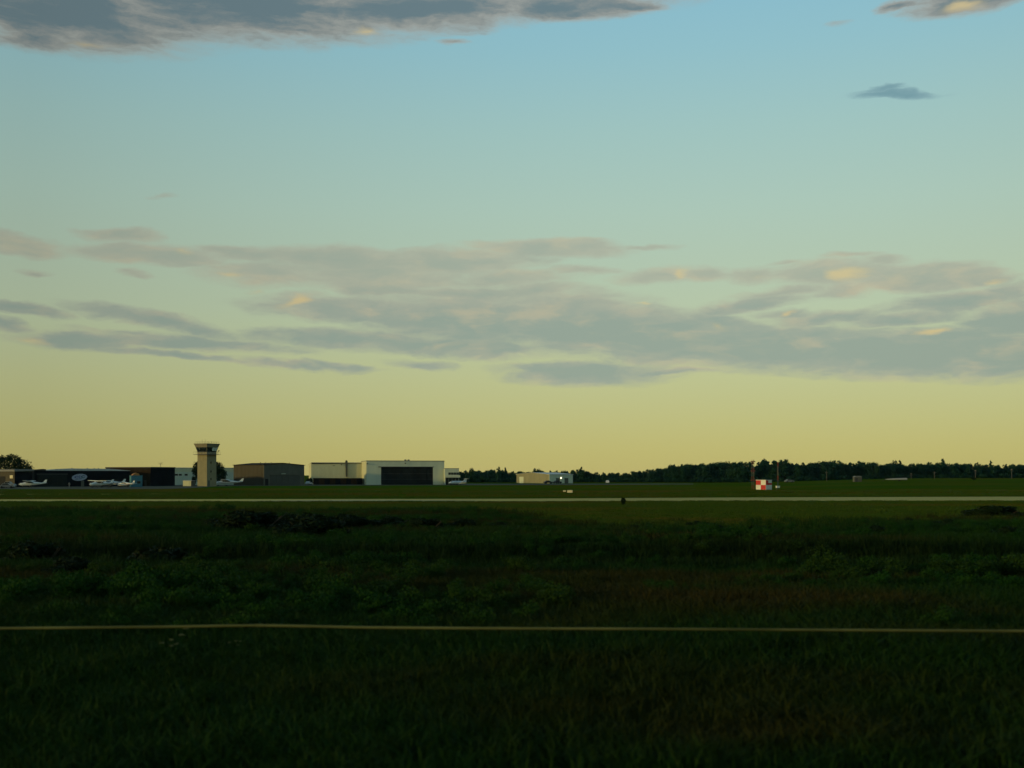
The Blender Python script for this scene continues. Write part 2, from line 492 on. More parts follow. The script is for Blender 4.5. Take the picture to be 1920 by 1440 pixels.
M = {
    'tower': material('tower_concrete', (0.25, 0.225, 0.13), (0.21, 0.19, 0.11), 0.85, 0.6, streak=0.25),
    'tower_band': material('tower_panel', (0.22, 0.20, 0.135), rough=0.7),
    'steel_dark': material('dark_steel', (0.05, 0.05, 0.045), rough=0.6),
    'glass': material('tinted_glass', (0.012, 0.02, 0.022), rough=0.12, spec=0.5),
    'blind': material('window_blind', (0.62, 0.68, 0.60), rough=0.6),
    'white_wall': material('pale_metal_siding', (0.56, 0.60, 0.45), (0.49, 0.53, 0.40), 0.6, 0.35, (1, 1, 0.3), streak=0.18),
    'cream_wall': material('cream_metal_siding', (0.58, 0.57, 0.35), (0.52, 0.51, 0.31), 0.65, 0.4, (1, 1, 0.3), streak=0.15),
    'tan_wall': material('tan_metal_siding', (0.26, 0.245, 0.15), (0.22, 0.21, 0.125), 0.65, 0.4, (1, 1, 0.3), streak=0.2),
    'brown_wall': material('brown_metal_siding', (0.044, 0.036, 0.020), (0.036, 0.030, 0.017), 0.7, 0.5, (1, 1, 0.3), streak=0.3),
    'dark_wall': material('dark_blue_siding', (0.006, 0.007, 0.012), (0.003, 0.004, 0.007), 0.8, 0.5, streak=0.2, spec=0.05),
    'black_brown': material('dark_brown_siding', (0.026, 0.017, 0.010), (0.018, 0.012, 0.007), 0.8, 0.5, spec=0.05),
    'grey_wall': material('grey_painted_siding', (0.10, 0.10, 0.075), (0.075, 0.075, 0.055), 0.7, 0.4, streak=0.3),
    'blue_wall': material('blue_painted_wall', (0.055, 0.18, 0.22), (0.04, 0.14, 0.175), 0.6, 0.5),
    'orange_roof': material('orange_tarpaulin', (0.45, 0.20, 0.05), rough=0.7),
    'roof_pale': material('pale_roof_sheet', (0.55, 0.55, 0.52), rough=0.55),
    'roof_grey': material('grey_roof_sheet', (0.20, 0.20, 0.19), rough=0.6),
    'trim_dark': material('dark_trim', (0.05, 0.05, 0.05), rough=0.6),
    'interior': material('hangar_interior', (0.015, 0.015, 0.015), rough=0.9),
    'door_panel': material('dark_door_panel', (0.012, 0.016, 0.016), (0.008, 0.010, 0.010), 0.5, 0.4, spec=0.1),
    'hangar_door': material('weathered_door_panel', (0.062, 0.064, 0.052), (0.05, 0.052, 0.042), 0.7, 0.4, streak=0.2),
    'canvas': material('grey_white_canvas', (0.30, 0.32, 0.31), rough=0.7),
    'plane_white': material('aircraft_paint', (0.66, 0.70, 0.68), (0.56, 0.60, 0.58), 0.4, 1.0),
    'plane_blue': material('aircraft_stripe', (0.10, 0.22, 0.30), rough=0.4),
    'rubber': material('rubber', (0.015, 0.015, 0.015), rough=0.9),
    'car_white': material('white_car_paint', (0.6, 0.6, 0.58), rough=0.35),
    'car_grey': material('grey_car_paint', (0.17, 0.18, 0.18), rough=0.35),
    'car_dark': material('dark_car_paint', (0.03, 0.03, 0.035), rough=0.35),
    'red': material('signal_red_paint', (0.52, 0.022, 0.018), (0.42, 0.02, 0.016), 0.55, 1.2),
    'white': material('white_paint', (0.74, 0.72, 0.62), (0.62, 0.60, 0.52), 0.6, 1.2, streak=0.15),
    'orange_paint': material('mast_orange_paint', (0.24, 0.055, 0.032), rough=0.6),
    'mast_white': material('mast_white_paint', (0.15, 0.15, 0.12), rough=0.6),
    'galv': material('galvanised_pipe', (0.15, 0.15, 0.05), (0.06, 0.065, 0.02), 0.7, 0.35, spec=0.1),
    'post': material('weathered_post', (0.007, 0.007, 0.005), rough=0.95, spec=0.02),
    'wood_pole': material('timber_pole', (0.13, 0.12, 0.10), rough=0.9),
    'bark': material('bark', (0.05, 0.04, 0.028), rough=0.95, scale=6),
    'sign_pale': material('sign_pale', (0.38, 0.40, 0.50), (0.28, 0.31, 0.40), 0.5, 1.5),
    'sign_blue': material('sign_blue', (0.05, 0.08, 0.22), rough=0.5),
    'sign_teal': material('sign_teal', (0.03, 0.12, 0.16), rough=0.5),
    'cream': material('cream_marker', (0.70, 0.62, 0.40), rough=0.6),
    'flower': material('flower_head', (0.09, 0.11, 0.04), rough=0.8),
    'glint_colour': material('runway_glint_colour', (0.42, 0.38, 0.22), (0.30, 0.27, 0.15), 0.9, 0.3, (0.1, 1, 1), spec=0.05),  # bright runway reflection put into the base colour
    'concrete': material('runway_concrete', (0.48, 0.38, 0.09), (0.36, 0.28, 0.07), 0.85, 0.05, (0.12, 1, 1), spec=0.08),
    'asphalt': material('apron_asphalt', (0.085, 0.085, 0.06), (0.055, 0.055, 0.04), 0.9, 0.05, spec=0.05),
    'far_leaf': leaf_material('wood_foliage', ((0.008, 0.042, 0.028), (0.009, 0.044, 0.024), (0.012, 0.047, 0.021)), (0.018, 0.040, 0.018), 0.3, 0.03),
    'dark_leaf': leaf_material('dark_tree_foliage', ((0.005, 0.018, 0.006), (0.006, 0.022, 0.006), (0.009, 0.024, 0.006)), (0.012, 0.02, 0.005), 0.3, 0.05),
    'weed_leaf': leaf_material('weed_foliage', ((0.005, 0.036, 0.001), (0.008, 0.044, 0.001), (0.013, 0.048, 0.001)), (0.024, 0.034, 0.002), 0.5, 0.05),
    'grass_leaf': leaf_material('grass_blades', ((0.005, 0.030, 0.001), (0.008, 0.034, 0.001), (0.013, 0.032, 0.001)), (0.034, 0.022, 0.0015), 0.8, 0.045),
    'mown_leaf': leaf_material('mown_grass_blades', ((0.028, 0.072, 0.002), (0.038, 0.074, 0.002), (0.050, 0.072, 0.003)), (0.082, 0.060, 0.005), 0.7, 0.03),
    'sedge_leaf': leaf_material('sedge_blades', ((0.004, 0.018, 0.001), (0.005, 0.020, 0.001), (0.007, 0.022, 0.001)), (0.012, 0.018, 0.001), 0.4, 0.05),
    'shrub_leaf': leaf_material('shrub_foliage', ((0.003, 0.012, 0.0015), (0.004, 0.014, 0.0015), (0.005, 0.016, 0.0015)), (0.006, 0.013, 0.0015), 0.3, 0.08, 0.08),
}

# ground: mown airfield grass that turns to rough growth near the line
gm = bpy.data.materials.new('airfield_ground')
gm.use_nodes = True
t = NT(gm.node_tree)
b = gm.node_tree.nodes['Principled BSDF']
b.inputs['Roughness'].default_value = 0.95
b.inputs['Specular IOR Level'].default_value = 0.0
ge = t.n('ShaderNodeNewGeometry')
pv = t.mapping(ge.outputs['Position'], scale=(0.32, 1.0, 1))
n1 = t.noise(pv, 0.022, 5.0, 0.62)
n2 = t.noise(t.mapping(ge.outputs['Position'], scale=(0.5, 1, 1)), 0.35, 5.0, 0.65)
n3 = t.noise(t.mapping(ge.outputs['Position'], loc=(40, 9, 0), scale=(0.10, 1.0, 1)), 0.05, 3.0, 0.55)
c = t.mix(t.step(n1.outputs['Fac'], 0.40, 0.62), (0.030, 0.085, 0.003, 1), (0.088, 0.072, 0.006, 1))
c = t.mix(t.math('MULTIPLY', t.step(n3.outputs['Fac'], 0.46, 0.66), 0.7), c, (0.062, 0.095, 0.004, 1))
c = t.mix(t.math('MULTIPLY', t.step(n2.outputs['Fac'], 0.45, 0.75), 0.4), c, (0.014, 0.034, 0.002, 1))
t.l(c, b.inputs['Base Color'])
bp = t.n('ShaderNodeBump')
bp.inputs['Strength'].default_value = 0.5
t.l(n2.outputs['Fac'], bp.inputs['Height'])
t.l(bp.outputs[0], b.inputs['Normal'])

# ------------------------------------------------------------------ the setting: ground, runway, taxiway, apron
ys = [-400, -60, -15, 0, 8]
y = 12.0
while y < 160:
    ys.append(y)
    y += max(0.7, y * 0.022)
while y < 700:
    ys.append(y)
    y += 8 if y < 300 else 22
ys += [760, 900, 1300, 2200, 4200, 9000, 20000]
us = [-9, -3.0, -1.4, -0.8] + list(np.linspace(-0.56, 0.56, 121)) + [0.8, 1.4, 3.0, 9]
g = MB()
for y in ys:
    for u in us:
        w = max(y, 30.0)
        x = u * w
        g.v.append((x, y, terrain(x, y)))
nu = len(us)
for j in range(len(ys) - 1):
    for i in range(nu - 1):
        a = j * nu + i
        g.f.append((a, a + 1, a + nu + 1, a + nu))
ground = g.build('ground', gm, smooth=True)
tag(ground, kind='structure')


def strip(name, pts_near, pts_far, mat_, up=0.02):
    """sheet between two rows of (px, depth) points, laid on the terrain"""
    s = MB()
    n = 48
    def row(pts):
        xs = [p[0] for p in pts]
        ds = [p[1] for p in pts]
        return [(px, float(np.interp(px, xs, ds))) for px in np.linspace(xs[0], xs[-1], n)]
    ra, rb = row(pts_near), row(pts_far)
    m_ = 5
    for k in range(m_):
        f_ = k / (m_ - 1)
        for (pa, da), (pb, db) in zip(ra, rb):
            A, B = at(pa, da), at(pb, db)
            P = A.lerp(B, f_)
            s.v.append((P.x, P.y, terrain(P.x, P.y) + up))
    for k in range(m_ - 1):
        for i in range(n - 1):
            a = k * n + i
            s.f.append((a, a + 1, a + n + 1, a + n))
    o = s.build(name, mat_)
    return tag(o, kind='structure')


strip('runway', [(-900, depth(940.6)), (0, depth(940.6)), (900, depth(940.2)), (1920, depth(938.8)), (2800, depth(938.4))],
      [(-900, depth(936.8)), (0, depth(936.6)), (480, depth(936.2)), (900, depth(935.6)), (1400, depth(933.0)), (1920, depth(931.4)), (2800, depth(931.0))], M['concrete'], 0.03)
strip('runway_painted_glint', [(470, depth(940.0)), (680, depth(939.9)), (900, depth(939.2))], [(470, depth(939.4)), (680, depth(937.6)), (900, depth(938.7))], M['glint_colour'], 0.05)  # pale strip stands in for sky reflected on the runway, painted as colour
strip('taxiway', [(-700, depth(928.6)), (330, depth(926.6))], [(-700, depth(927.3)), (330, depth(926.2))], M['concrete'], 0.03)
strip('apron', [(-700, depth(917.5)), (200, depth(917)), (345, depth(916.4)), (420, depth(911.4)), (1300, depth(908.4))],
      [(-700, 460), (345, 500), (1300, 520)], M['asphalt'], 0.03)


# ------------------------------------------------------------------ buildings
class Block:
    """rectangular building: near vertical corner at (xc, D); right face runs back at angle th, left face at right angles to it.
    local axes: +x along the right face, +y along the left face"""
    def __init__(s, name, xl, xc, xr, D, ytop, th, label, cat='building', up=0.0):
        C = at(xc, D)
        s.C, s.D, s.th = C, D, R(th)
        kr, kl = (xr - CX) / F, (xl - CX) / F
        ct, st = math.cos(s.th), math.sin(s.th)
        s.LX = (kr * C.y - C.x) / (ct - kr * st)
        s.LY = (kl * C.y - C.x) / (-st - kl * ct)
        s.H = height(ytop, D) - C.z
        s.root = thing(name, C, s.th, label, cat)
    def lx(s, px):
        """local x on the right face that projects to px"""
        k = (px - CX) / F
        return (k * s.C.y - s.C.x) / (math.cos(s.th) - k * math.sin(s.th))
    def ly(s, px):
        k = (px - CX) / F
        return (k * s.C.y - s.C.x) / (-math.sin(s.th) - k * math.cos(s.th))
    def z(s, py):
        return height(py, s.D) - s.C.z
    def shell(s, mat_, H=None, name='wall', mats=None):
        """four separate wall slabs: front (along x), left (along y), back, far side"""
        H = H or s.H
        w = 0.25
        mats = mats or [mat_] * 4
        MB().b2((0, 0, 0), (s.LX, w, H)).build(name, mats[0], s.root)
        MB().b2((0, w, 0), (w, s.LY - w, H)).build(name, mats[1], s.root)
        MB().b2((0, s.LY - w, 0), (s.LX, s.LY, H)).build(name, mats[2], s.root)
        MB().b2((s.LX - w, w, 0), (s.LX, s.LY - w, H)).build(name, mats[3], s.root)
    def flat_roof(s, mat_, over=0.15, th_=0.3, name='roof'):
        return MB().b2((-over, -over, s.H), (s.LX + over, s.LY + over, s.H + th_)).build(name, mat_, s.root)
    def front_box(s, name, mat_, x0, x1, z0, z1, proud=0.06, parent=None):
        return MB().b2((x0, -proud, z0), (x1, 0.02, z1)).build(name, mat_, parent or s.root)
    def left_box(s, name, mat_, y0, y1, z0, z1, proud=0.06, parent=None):
        return MB().b2((-proud, y0, z0), (0.02, y1, z1)).build(name, mat_, parent or s.root)


def ribs(blk, mat_, face, step_, z0, z1, a0, a1, proud=0.05, width=0.12):
    """vertical standing seams of metal siding, each a part"""
    proto = None
    k = a0 + step_ / 2
    while k < a1:
        if proto is None:
            proto = MB().b2((-width / 2, -proud, z0) if face == 'x' else (-proud, -width / 2, z0), (width / 2, 0.01, z1) if face == 'x' else (0.01, width / 2, z1)).build('siding_seam', mat_, blk.root)
            o = proto
        else:
            o = proto.copy()
            col.objects.link(o)
        o.location = (k, 0, 0) if face == 'x' else (0, k, 0)
        k += step_


# --- left edge: brown workshop with a long grey eave
bk = Block('workshop', -170, 28, 60, 368, 884, 54, 'low brown workshop with grey roof edge at the left edge of the photo')
bk.shell(M['brown_wall'], mats=[M['dark_wall'], M['brown_wall'], M['brown_wall'], M['brown_wall']])
MB().prism([(-0.5, bk.H), (bk.LX + 0.5, bk.H + 0.25), (bk.LX + 0.5, bk.H + 0.75), (-0.5, bk.H + 0.62)], 'y', -0.6, bk.LY + 0.4).build('roof', M['roof_grey'], bk.root)
bk.left_box('window', M['cream'], 1.2, 3.0, bk.z(897), bk.z(891), 0.1)
bk.left_box('door', M['interior'], 6, 12, 0, 3.6, 0.05)
bk.left_box('window', M['glass'], 15, 17, 1.2, 2.6, 0.08)

# --- long dark hangar with pale low gable and oval sign
bk = Block('hangar', 57, 64, 243, 381, 882.5, 29, 'long dark blue hangar with pale gable and oval sign')
DH = bk
bk.shell(M['dark_wall'])
x0, x1 = bk.lx(92), bk.LX
gp = MB().prism([(x0 - 1.0, bk.H), (x1 + 0.2, bk.H), (x1 + 0.2, bk.H + 0.12), (bk.lx(205), bk.H + 0.72), (bk.lx(130), bk.H + 0.80), (bk.lx(105), bk.H + 0.6)], 'y', -0.15, 0.3)
gp.build('gable_fascia', M['roof_pale'], bk.root)
MB().prism([(-0.5, bk.H), (x0 - 1.0, bk.H), (x0 - 1.0, bk.H + 0.5), (bk.lx(80), bk.H + 0.62), (-0.5, bk.H + 0.35)], 'y', -0.2, 0.3).build('parapet', M['trim_dark'], bk.root)
MB().prism([(0, bk.H), (bk.LX, bk.H), (bk.lx(205), bk.H + 0.6), (bk.lx(110), bk.H + 0.6)], 'y', 0.32, bk.LY).build('roof', M['roof_pale'], bk.root)
for px in (136, 165, 178, 186):
    x = bk.lx(px)
    MB().tube((x, 1.5, bk.H + 0.6), (x, 1.5, bk.H + 1.05), 0.16).build('roof_vent', M['trim_dark'], bk.root)
xa, xb = bk.lx(70), bk.lx(126)
dw = (xb - xa) / 6
for k in range(6):
    bk.front_box('door_panel', M['door_panel'], xa + k * dw + 0.03, xa + (k + 1) * dw - 0.03, 0.05, 4.2, 0.09)
MB().b2((xa - 0.2, -0.25, 4.25), (xb + 0.2, 0.02, 4.55)).build('door_rail', M['trim_dark'], bk.root)
for px in (190, 204, 218, 232):
    x = bk.lx(px)
    w_ = bk.front_box('window', M['glass'], x - 0.7, x + 0.7, 1.3, 2.4, 0.05)
bk.front_box('door', M['grey_wall'], bk.lx(152), bk.lx(152) + 1.0, 0, 2.1, 0.06)
# oval sign
sx, sz = bk.lx(149), bk.z(895)
sg = thing('wall_sign', DH.root.matrix_basis @ Vector((sx, -0.16, sz)), DH.th, 'pale lavender oval sign with blue lettering on the dark hangar', 'sign')
sg.rotation_euler = (0, R(-6), DH.th)
ov = [(2.55 * math.cos(a), 1.2 * math.sin(a)) for a in np.linspace(0, 2 * math.pi, 40, endpoint=False)]
MB().prism(ov, 'y', -0.06, 0.08).build('sign_board', M['sign_pale'], sg)
for (cx_, cz_, a_, b_, mt) in [(-0.9, 0.15, 0.75, 0.42, 'sign_blue'), (0.1, 0.1, 0.32, 0.5, 'sign_blue'), (1.25, 0.05, 0.72, 0.5, 'sign_teal'), (-0.9, -0.62, 0.6, 0.16, 'sign_teal'), (0.35, -0.6, 0.5, 0.14, 'sign_teal')]:
    ring = [(cx_ + a_ * math.cos(a), cz_ + b_ * math.sin(a)) for a in np.linspace(0.3, 5.6, 18)]
    ring += [(cx_ + a_ * 0.55 * math.cos(a), cz_ + b_ * 0.5 * math.sin(a)) for a in np.linspace(5.6, 0.3, 18)]
    q = MB()
    n_ = 18
    vs_ = [(p[0], -0.09, p[1]) for p in ring] + [(p[0], -0.05, p[1]) for p in ring]
    fs_ = []
    for i in range(n_ - 1):
        j = 2 * n_ - 1 - i
        fs_.append((i, i + 1, j - 1, j))
    q.add(vs_, fs_)
    q.build('lettering', M[mt], sg)

# --- brown and black block behind it
bk = Block('hangar', 198, 283, 328, 402, 877, 68, 'dark brown and black flat roofed block left of the control tower')
bk.shell(M['black_brown'], mats=[M['dark_wall'], M['black_brown'], M['black_brown'], M['black_brown']])
bk.flat_roof(M['trim_dark'])
ribs(bk, M['dark_wall'], 'x', 1.9, 0, bk.H - 0.05, 0, bk.LX)
ribs(bk, M['black_brown'], 'y', 2.2, 0, bk.H - 0.05, 0.4, bk.LY)
for (a_, b_) in ((2, 3.1), (6, 7.1)):
    bk.left_box('door', M['brown_wall'], a_, b_, 0, 2.2, 0.08)
# rooftop aerial with a round head
x = bk.lx(311)
ae = thing('roof_aerial', bk.root.matrix_basis @ Vector((x, 2.5, bk.H + 0.3)), 0.4, 'spidery round aerial on the black block roof', 'aerial')
MB().tube((0, 0, 0), (0, 0, 1.2), 0.06).build('mast', M['steel_dark'], ae)
hb = MB()
for k in range(9):
    a = R(k * 40)
    hb.tube((0, 0, 1.1), (1.0 * math.cos(a), 0.3 * math.sin(a), 1.15 + 0.7 * abs(math.sin(a * 1.5))), 0.04, 0.03, 5)
hb.build('aerial_arms', M['steel_dark'], ae)

# --- blue kiosk with orange tarpaulin
bk = Block('kiosk', 243, 246, 267, 368, 892.3, 30, 'small teal blue kiosk with orange top beside parked aircraft', 'kiosk')
bk.shell(M['blue_wall'])
bk.flat_roof(M['blue_wall'], 0.1, 0.15)
hx0, hx1 = bk.lx(248), bk.lx(262)
MB().prism([(hx0, bk.H + 0.16), (hx1, bk.H + 0.16), (hx1 - 0.25, bk.H + 0.75), ((hx0 + hx1) / 2 + 0.2, bk.H + 1.05), (hx0 + 0.5, bk.H + 0.7)], 'y', 0.2, min(2.4, bk.LY)).build('awning', M['orange_roof'], bk.root)
bk.front_box('door', M['blue_wall'], 0.5, 1.4, 0, 2.1, 0.05)
bk.front_box('window', M['glass'], 1.9, 3.0, 1.2, 2.0, 0.04)

# --- pale building behind the tower
bk = Block('terminal_building', 300, 322, 441, 448, 877.5, 30, 'pale two tone building half hidden behind the control tower')
bk.shell(M['white_wall'], bk.z(884.5))
zb = bk.z(884.5)
MB().b2((-0.08, -0.12, zb), (bk.LX + 0.08, bk.LY, bk.H)).build('upper_storey', M['cream_wall'], bk.root)
MB().b2((-0.3, -0.3, bk.H), (bk.LX + 0.3, bk.LY, bk.H + 0.2)).build('roof', M['roof_pale'], bk.root)
for px in (331, 338, 349):
    x = bk.lx(px)
    w_ = bk.front_box('window', M['glass'], x - 0.6, x + 0.6, bk.z(892), bk.z(888.5), 0.06)
    bk.front_box('window_frame', M['white'], x - 0.7, x + 0.7, bk.z(892.6), bk.z(892.1), 0.1, w_)

# --- cream box van sized shed at the tower foot
bk = Block('store_shed', 343, 359, 366, 398, 901.5, 76, 'small pale yellow shed at the left foot of the control tower', 'shed')
bk.shell(M['cream_wall'], mats=[M['grey_wall'], M['cream_wall'], M['cream_wall'], M['cream_wall']])
bk.flat_roof(M['roof_pale'], 0.08, 0.12)
bk.left_box('door', M['cream_wall'], 0.8, 1.8, 0, 1.9, 0.06)

# --- brown hangar right of tower with low gable on its right face
bk = Block('hangar', 438, 495, 570.5, 424, 871.8, 53, 'brown gabled hangar with grey end wall right of the control tower')
bk.shell(M['brown_wall'], mats=[M['grey_wall'], M['brown_wall'], M['brown_wall'], M['brown_wall']])
mid = bk.lx(530)
ap = bk.H + 0.75
MB().prism([(0, bk.H), (bk.LX, bk.H), (mid, ap)], 'y', 0.01, 0.25).build('gable', M['grey_wall'], bk.root)
for (a_, b_) in (((-0.3, bk.H - 0.03), (mid, ap + 0.02)), ((mid, ap + 0.02), (bk.LX + 0.3, bk.H - 0.03))):
    MB().prism([a_, b_, (b_[0], b_[1] + 0.18), (a_[0], a_[1] + 0.18)], 'y', -0.3, bk.LY + 0.3).build('roof', M['black_brown'], bk.root)
xa, xb = bk.lx(506), bk.lx(562)
for k in range(5):
    w5 = (xb - xa) / 5
    bk.front_box('door_panel', M['hangar_door'], xa + k * w5 + 0.04, xa + (k + 1) * w5 - 0.04, 0.05, bk.z(891), 0.1)
MB().b2((xa - 0.2, -0.3, bk.z(890.6)), (xb + 0.2, 0.02, bk.z(889.6))).build('door_rail', M['grey_wall'], bk.root)
xs_ = bk.lx(531)
bk.front_box('name_plate', M['white_wall'], xs_ - 1.0, xs_ + 1.0, bk.z(890.3) + 0.3, bk.z(889.6) + 0.35, 0.33)
bk.front_box('door', M['interior'], bk.lx(497), bk.lx(503), 0, 2.6, 0.05)
ribs(bk, M['brown_wall'], 'y', 2.4, 0, bk.H - 0.05, 0.4, bk.LY)
for px in (472, 508, 518, 552):
    MB().tube((bk.lx(px) if px > 495 else 0.8, 3, bk.H + 0.3), (bk.lx(px) if px > 495 else 0.8, 3, bk.H + 1.1), 0.12).build('roof_vent', M['trim_dark'], bk.root)

# --- large white hangar with dark door
bk = Block('hangar', 676, 687, 833, 455, 864.5, 12.5, 'large pale grey hangar with wide dark door opening')
WH = bk
H = bk.H
xa, xb, zt = bk.lx(714.5), bk.lx(812), bk.z(876)
MB().b2((0, 0, 0), (xa, 0.3, H)).build('wall', M['white_wall'], bk.root)
MB().b2((xb, 0, 0), (bk.LX, 0.3, H)).build('wall', M['white_wall'], bk.root)
MB().b2((xa, 0, zt), (xb, 0.3, H)).build('wall', M['white_wall'], bk.root)
LY = 26.0
MB().b2((0, 0.3, 0), (0.3, LY, H)).build('wall', M['cream_wall'], bk.root)
MB().b2((bk.LX - 0.3, 0.3, 0), (bk.LX, LY, H)).build('wall', M['white_wall'], bk.root)
MB().b2((0.3, LY - 0.3, 0), (bk.LX - 0.3, LY, H)).build('wall', M['interior'], bk.root)
MB().b2((-0.1, -0.12, H), (bk.LX + 0.12, LY + 0.1, H + 0.25)).build('roof', M['roof_grey'], bk.root)
n_ = 8
w5 = (xb - xa) / n_
for k in range(n_):
    d_ = bk.root
    p_ = MB().b2((xa + k * w5 + 0.03, 0.34 + 0.12 * (k % 2), 0.05), (xa + (k + 1) * w5 - 0.03, 0.42 + 0.12 * (k % 2), zt - 0.35)).build('door_panel', M['door_panel'], bk.root)
    for q in range(1, 3):
        zz = (zt - 0.35) * q / 3
        MB().b2((xa + k * w5 + 0.1, 0.30 + 0.12 * (k % 2), zz - 0.06), (xa + (k + 1) * w5 - 0.1, 0.338 + 0.12 * (k % 2), zz + 0.06)).build('door_bar', M['trim_dark'], p_)
MB().b2((xa - 1.2, -0.18, zt - 0.02), (xb + 0.3, 0.0, zt + 0.28)).build('door_rail', M['trim_dark'], bk.root)
for (px, py) in ((688.5, 869.5), (760, 868.5)):
    x, z_ = bk.lx(px), bk.z(py)
    q = MB().b2((x - 0.25, -0.5, z_ - 0.2), (x + 0.25, 0.0, z_ + 0.2)).build('wall_lamp', M['trim_dark'], bk.root)
for px in (762, 768):
    x = bk.lx(px)
    MB().b2((x - 0.4, 3, H + 0.25), (x + 0.4, 4, H + 0.75)).build('roof_vent', M['roof_grey'], bk.root)

# --- its lower left wing
bk = Block('hangar_wing', 579, 583.5, 680, 474, 867.4, 11, 'pale hangar wing with dark roof edge left of the large hangar')
bk.shell(M['cream_wall'])
MB().b2((-0.1, -0.25, bk.H), (bk.LX, bk.LY, bk.H + 0.1)).build('roof', M['roof_pale'], bk.root)
MB().prism([(0.15, bk.z(869.6)), (bk.LX - 0.2, bk.z(868.0)), (bk.LX - 0.2, bk.H - 0.02), (0.15, bk.H - 0.02)], 'y', -0.4, 0.0).build('eave', M['trim_dark'], bk.root)
x = bk.lx(649.5)
dp = MB().prism([(x - 0.5, bk.z(864)), (x + 0.5, bk.z(864)), (x + 0.4, bk.z(893)), (x, bk.z(894.5)), (x - 0.3, bk.z(893))], 'y', -0.75, 0.0).build('flue', M['grey_wall'], bk.root)
MB().b2((x - 0.35, -0.85, bk.z(864)), (x + 0.35, 0.1, bk.z(863))).build('flue_cap', M['trim_dark'], dp)
bk.front_box('wall_lamp', M['brown_wall'], bk.lx(639), bk.lx(641), bk.z(872), bk.z(870.5), 0.3)
bk.front_box('vent_grille', M['grey_wall'], bk.lx(624), bk.lx(628), bk.z(873.5), bk.z(872.5), 0.06)

# --- low dark lean-to in front of the wing
bk = Block('lean_to', 587, 588, 679, 461, 897.2, 11, 'low dark brown lean-to along the pale hangar wing')
bk.shell(M['black_brown'])
bk.flat_roof(M['black_brown'], 0.1, 0.15)
n_ = 9
w5 = bk.LX / n_
for k in range(n_):
    bk.front_box('panel', M['black_brown'] if k % 2 else M['dark_wall'], k * w5 + 0.08, (k + 1) * w5 - 0.08, 0.15, bk.H - 0.2, 0.06)

# --- stepped office annex on the right of the hangar
bk = Block('office_annex', 832, 834, 860.5, 458, 878.6, 9, 'stepped pale office annex with window band right of the large hangar')
bk.shell(M['white_wall'])
bk.flat_roof(M['roof_grey'], 0.1, 0.15)
xw = [bk.lx(840.5) + k * (bk.lx(860.5) - bk.lx(840.5)) / 4 for k in range(5)]
for k in range(4):
    bk.front_box('window', M['glass'], xw[k] + 0.03, xw[k + 1] - 0.05, bk.z(890.3), bk.z(885.9), 0.05)
MB().b2((bk.lx(834.6), -0.9, bk.z(895.3)), (bk.lx(862.5), -0.01, bk.z(891.0))).build('canopy', M['white_wall'], bk.root)
for k in range(4):
    a_, b_ = bk.lx(835.5 + k * 6.2), bk.lx(841.2 + k * 6.2)
    bk.front_box('door', M['door_panel'], a_, b_, 0.05, bk.z(895.9), 0.05)

# --- tan metal shed with gable on its left face
bk = Block('barn', 968.5, 1030, 1074, 535, 889.6, 36, 'tan gabled metal barn in front of the wood', 'barn')
bk.shell(M['tan_wall'], mats=[M['white_wall'], M['tan_wall'], M['tan_wall'], M['white_wall']])
mid = bk.LY / 2
ap = bk.H + 0.85
MB().prism([(0, bk.H), (bk.LY, bk.H), (mid, ap)], 'x', 0.01, 0.25).build('gable', M['tan_wall'], bk.root)
for (a_, b_) in (((-0.3, bk.H - 0.05), (mid, ap + 0.02)), ((mid, ap + 0.02), (bk.LY + 0.3, bk.H - 0.05))):
    MB().prism([a_, b_, (b_[0], b_[1] + 0.15), (a_[0], a_[1] + 0.15)], 'x', -0.25, bk.LX + 0.25).build('roof', M['roof_pale'], bk.root)
bk.left_box('door', M['white_wall'], bk.LY - 6, bk.LY - 2.5, 0, 3.2, 0.07)
ribs(bk, M['tan_wall'], 'y', 3.0, 0, bk.H - 0.05, 0.5, bk.LY, 0.04)
ribs(bk, M['white_wall'], 'x', 3.0, 0, bk.H - 0.05, 0.5, bk.LX, 0.04)
for px in (1046, 1062):
    x = bk.lx(px)
    bk.front_box('door', M['grey_wall'], x - 1.2, x + 1.2, 0, 2.6, 0.06)
# lit floodlight on the barn
em = bpy.data.materials.new('lamp_glow')
em.use_nodes = True
eb = em.node_tree.nodes['Principled BSDF']
eb.inputs['Emission Color'].default_value = (1.0, 0.86, 0.5, 1)
eb.inputs['Emission Strength'].default_value = 3.2
x, z_ = bk.lx(1051), bk.z(896)
fl = thing('flood_lamp', bk.root.matrix_basis @ Vector((x, -0.02, z_)), bk.th, 'lit flood lamp on the grey side of the tan barn', 'lamp')
MB().b2((-0.35, -0.35, -0.3), (0.35, 0.0, 0.42)).build('housing', M['trim_dark'], fl)
MB().b2((-0.36, -0.42, -0.38), (0.36, -0.351, 0.34)).build('lens', em, fl)

# ------------------------------------------------------------------ control tower
TD = 392.0
tw = thing('control_tower', at(388, TD), R(60.5), 'square concrete airport control tower with flared glass cab', 'control tower')
px2m = TD / F
S = 34.5 * px2m / math.sqrt(2)          # side of the shaft
tz = lambda py: height(py, TD)
H0 = tz(852.5)
hs = S / 2
